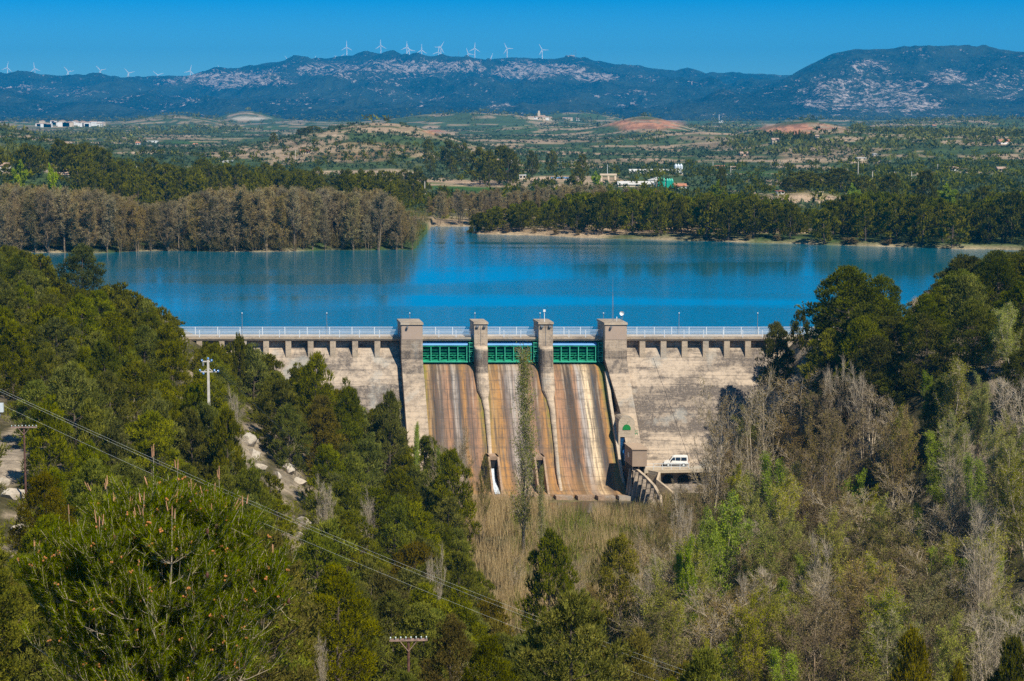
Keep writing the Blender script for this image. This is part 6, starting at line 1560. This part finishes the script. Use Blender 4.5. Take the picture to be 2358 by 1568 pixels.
# small building bits peeping out of the left pines
g = empty('hidden_hut', tuple(hit(180, 735, 300)), .3, 'corner of a whitewashed hut wall peeping out of the upper left pines', 'hut')
p = at(180, 694, g.location[1]); hh = p[2] - g.location[2]; w = MB(); w.loft([[(-1.3, -1, -1), (1.3, -1, -1), (1.3, 1, -1), (-1.3, 1, -1)], [(-1.3, -1, hh - .5), (1.3, -1, hh), (1.3, 1, hh), (-1.3, 1, hh - .5)]]); w.build('wall', M['w_white'], g)
q = hit(2, 965, 150); g = empty('sign_box', tuple(q), 0, 'pale green metal box at the left picture edge beside the track', 'box')
w = MB(); w.box(-.6, .35, -.2, .2, .6, 1.7); w.build('cabinet', M['silo_w'], g); w = MB(); w.box(-.08, .0, -.05, .05, -.5, .6); w.build('post', M['metal'], g)

# ------------------------------------------------------------------ haze
hz = MB(); hz.box(-7600, 7600, -120, 17500, -70, 560)
m, nt, out = new_mat('haze'); pv_ = nt.nodes.new('ShaderNodeVolumePrincipled')
pv_.inputs['Color'].default_value = (.005, .48, 1.0, 1); pv_.inputs['Density'].default_value = 7.5e-5; pv_.inputs['Anisotropy'].default_value = .1
nt.links.new(pv_.outputs[0], out.inputs['Volume'])
hz.build('haze', m, None, kind='stuff')

# ------------------------------------------------------------------ a label of its own for every tree
MARKS = [('the concrete pole', 480, 870), ('the outcrop', 590, 1060), ('the sandy patch', 20, 1060), ('the left pier', 942, 780), ('the spillway foot', 1180, 1140), ('the lower wooden pole', 940, 1500), ('the valve house', 1467, 1050), ('the white van', 1558, 1058),
         ('the hidden white hut', 180, 700), ('the young pine top', 350, 1045), ('the east end of the columns', 1740, 800), ('the antenna mast', 1410, 690), ('the broad bright poplar', 1640, 1240), ('the slim bright poplar', 1790, 1120), ('the slim white tree', 1710, 1380), ('the silver bare pair', 1950, 870),
         ('the peninsula tip', 960, 560), ('the left farmhouse', 8, 385), ('the green silos', 1530, 425), ('the yellow tank', 1888, 455), ('the green tank', 1163, 397), ('the low left shed', 142, 405), ('the east shore gap', 2240, 575), ('the steep-roofed house', 1797, 444), ('the white house pair', 1165, 375), ('the tiny terrace house', 703, 352),
         ('the cove mouth', 1040, 525), ('the far poplar mid-shore', 500, 560), ('the lower right corner', 2357, 1568), ('the right edge above midheight', 2357, 800), ('the bare sandy slope left', 860, 400), ('the west end of the railing', 425, 765), ('the west bay gate', 1025, 815), ('the rounded pine top', 190, 580), ('the rusty pine lower right', 2110, 1500)]
buckets = {}
DIRS = ['right of', 'above right of', 'above', 'above left of', 'left of', 'below left of', 'below', 'below right of']
for t in TREES:
    o, kind, look, px, py = t
    k = min(range(len(MARKS)), key=lambda i: math.hypot(px - MARKS[i][1], py - MARKS[i][2])); dx, dy = px - MARKS[k][1], MARKS[k][2] - py
    d = DIRS[int(round(math.degrees(math.atan2(dy, dx)) / 45)) % 8]; buckets.setdefault((k, d, kind), []).append((math.hypot(dx, dy), o, look))
for (k, d, kind), L in buckets.items():
    L.sort(key=lambda q: q[0])
    for i, (_, o, look) in enumerate(L):
        o['label'] = f'{look} {kind}, ' + ('nearest' if i == 0 else ORD[min(i, 34)] + ' nearest') + f' {d} {MARKS[k][0]}'
print('trees', len(TREES))
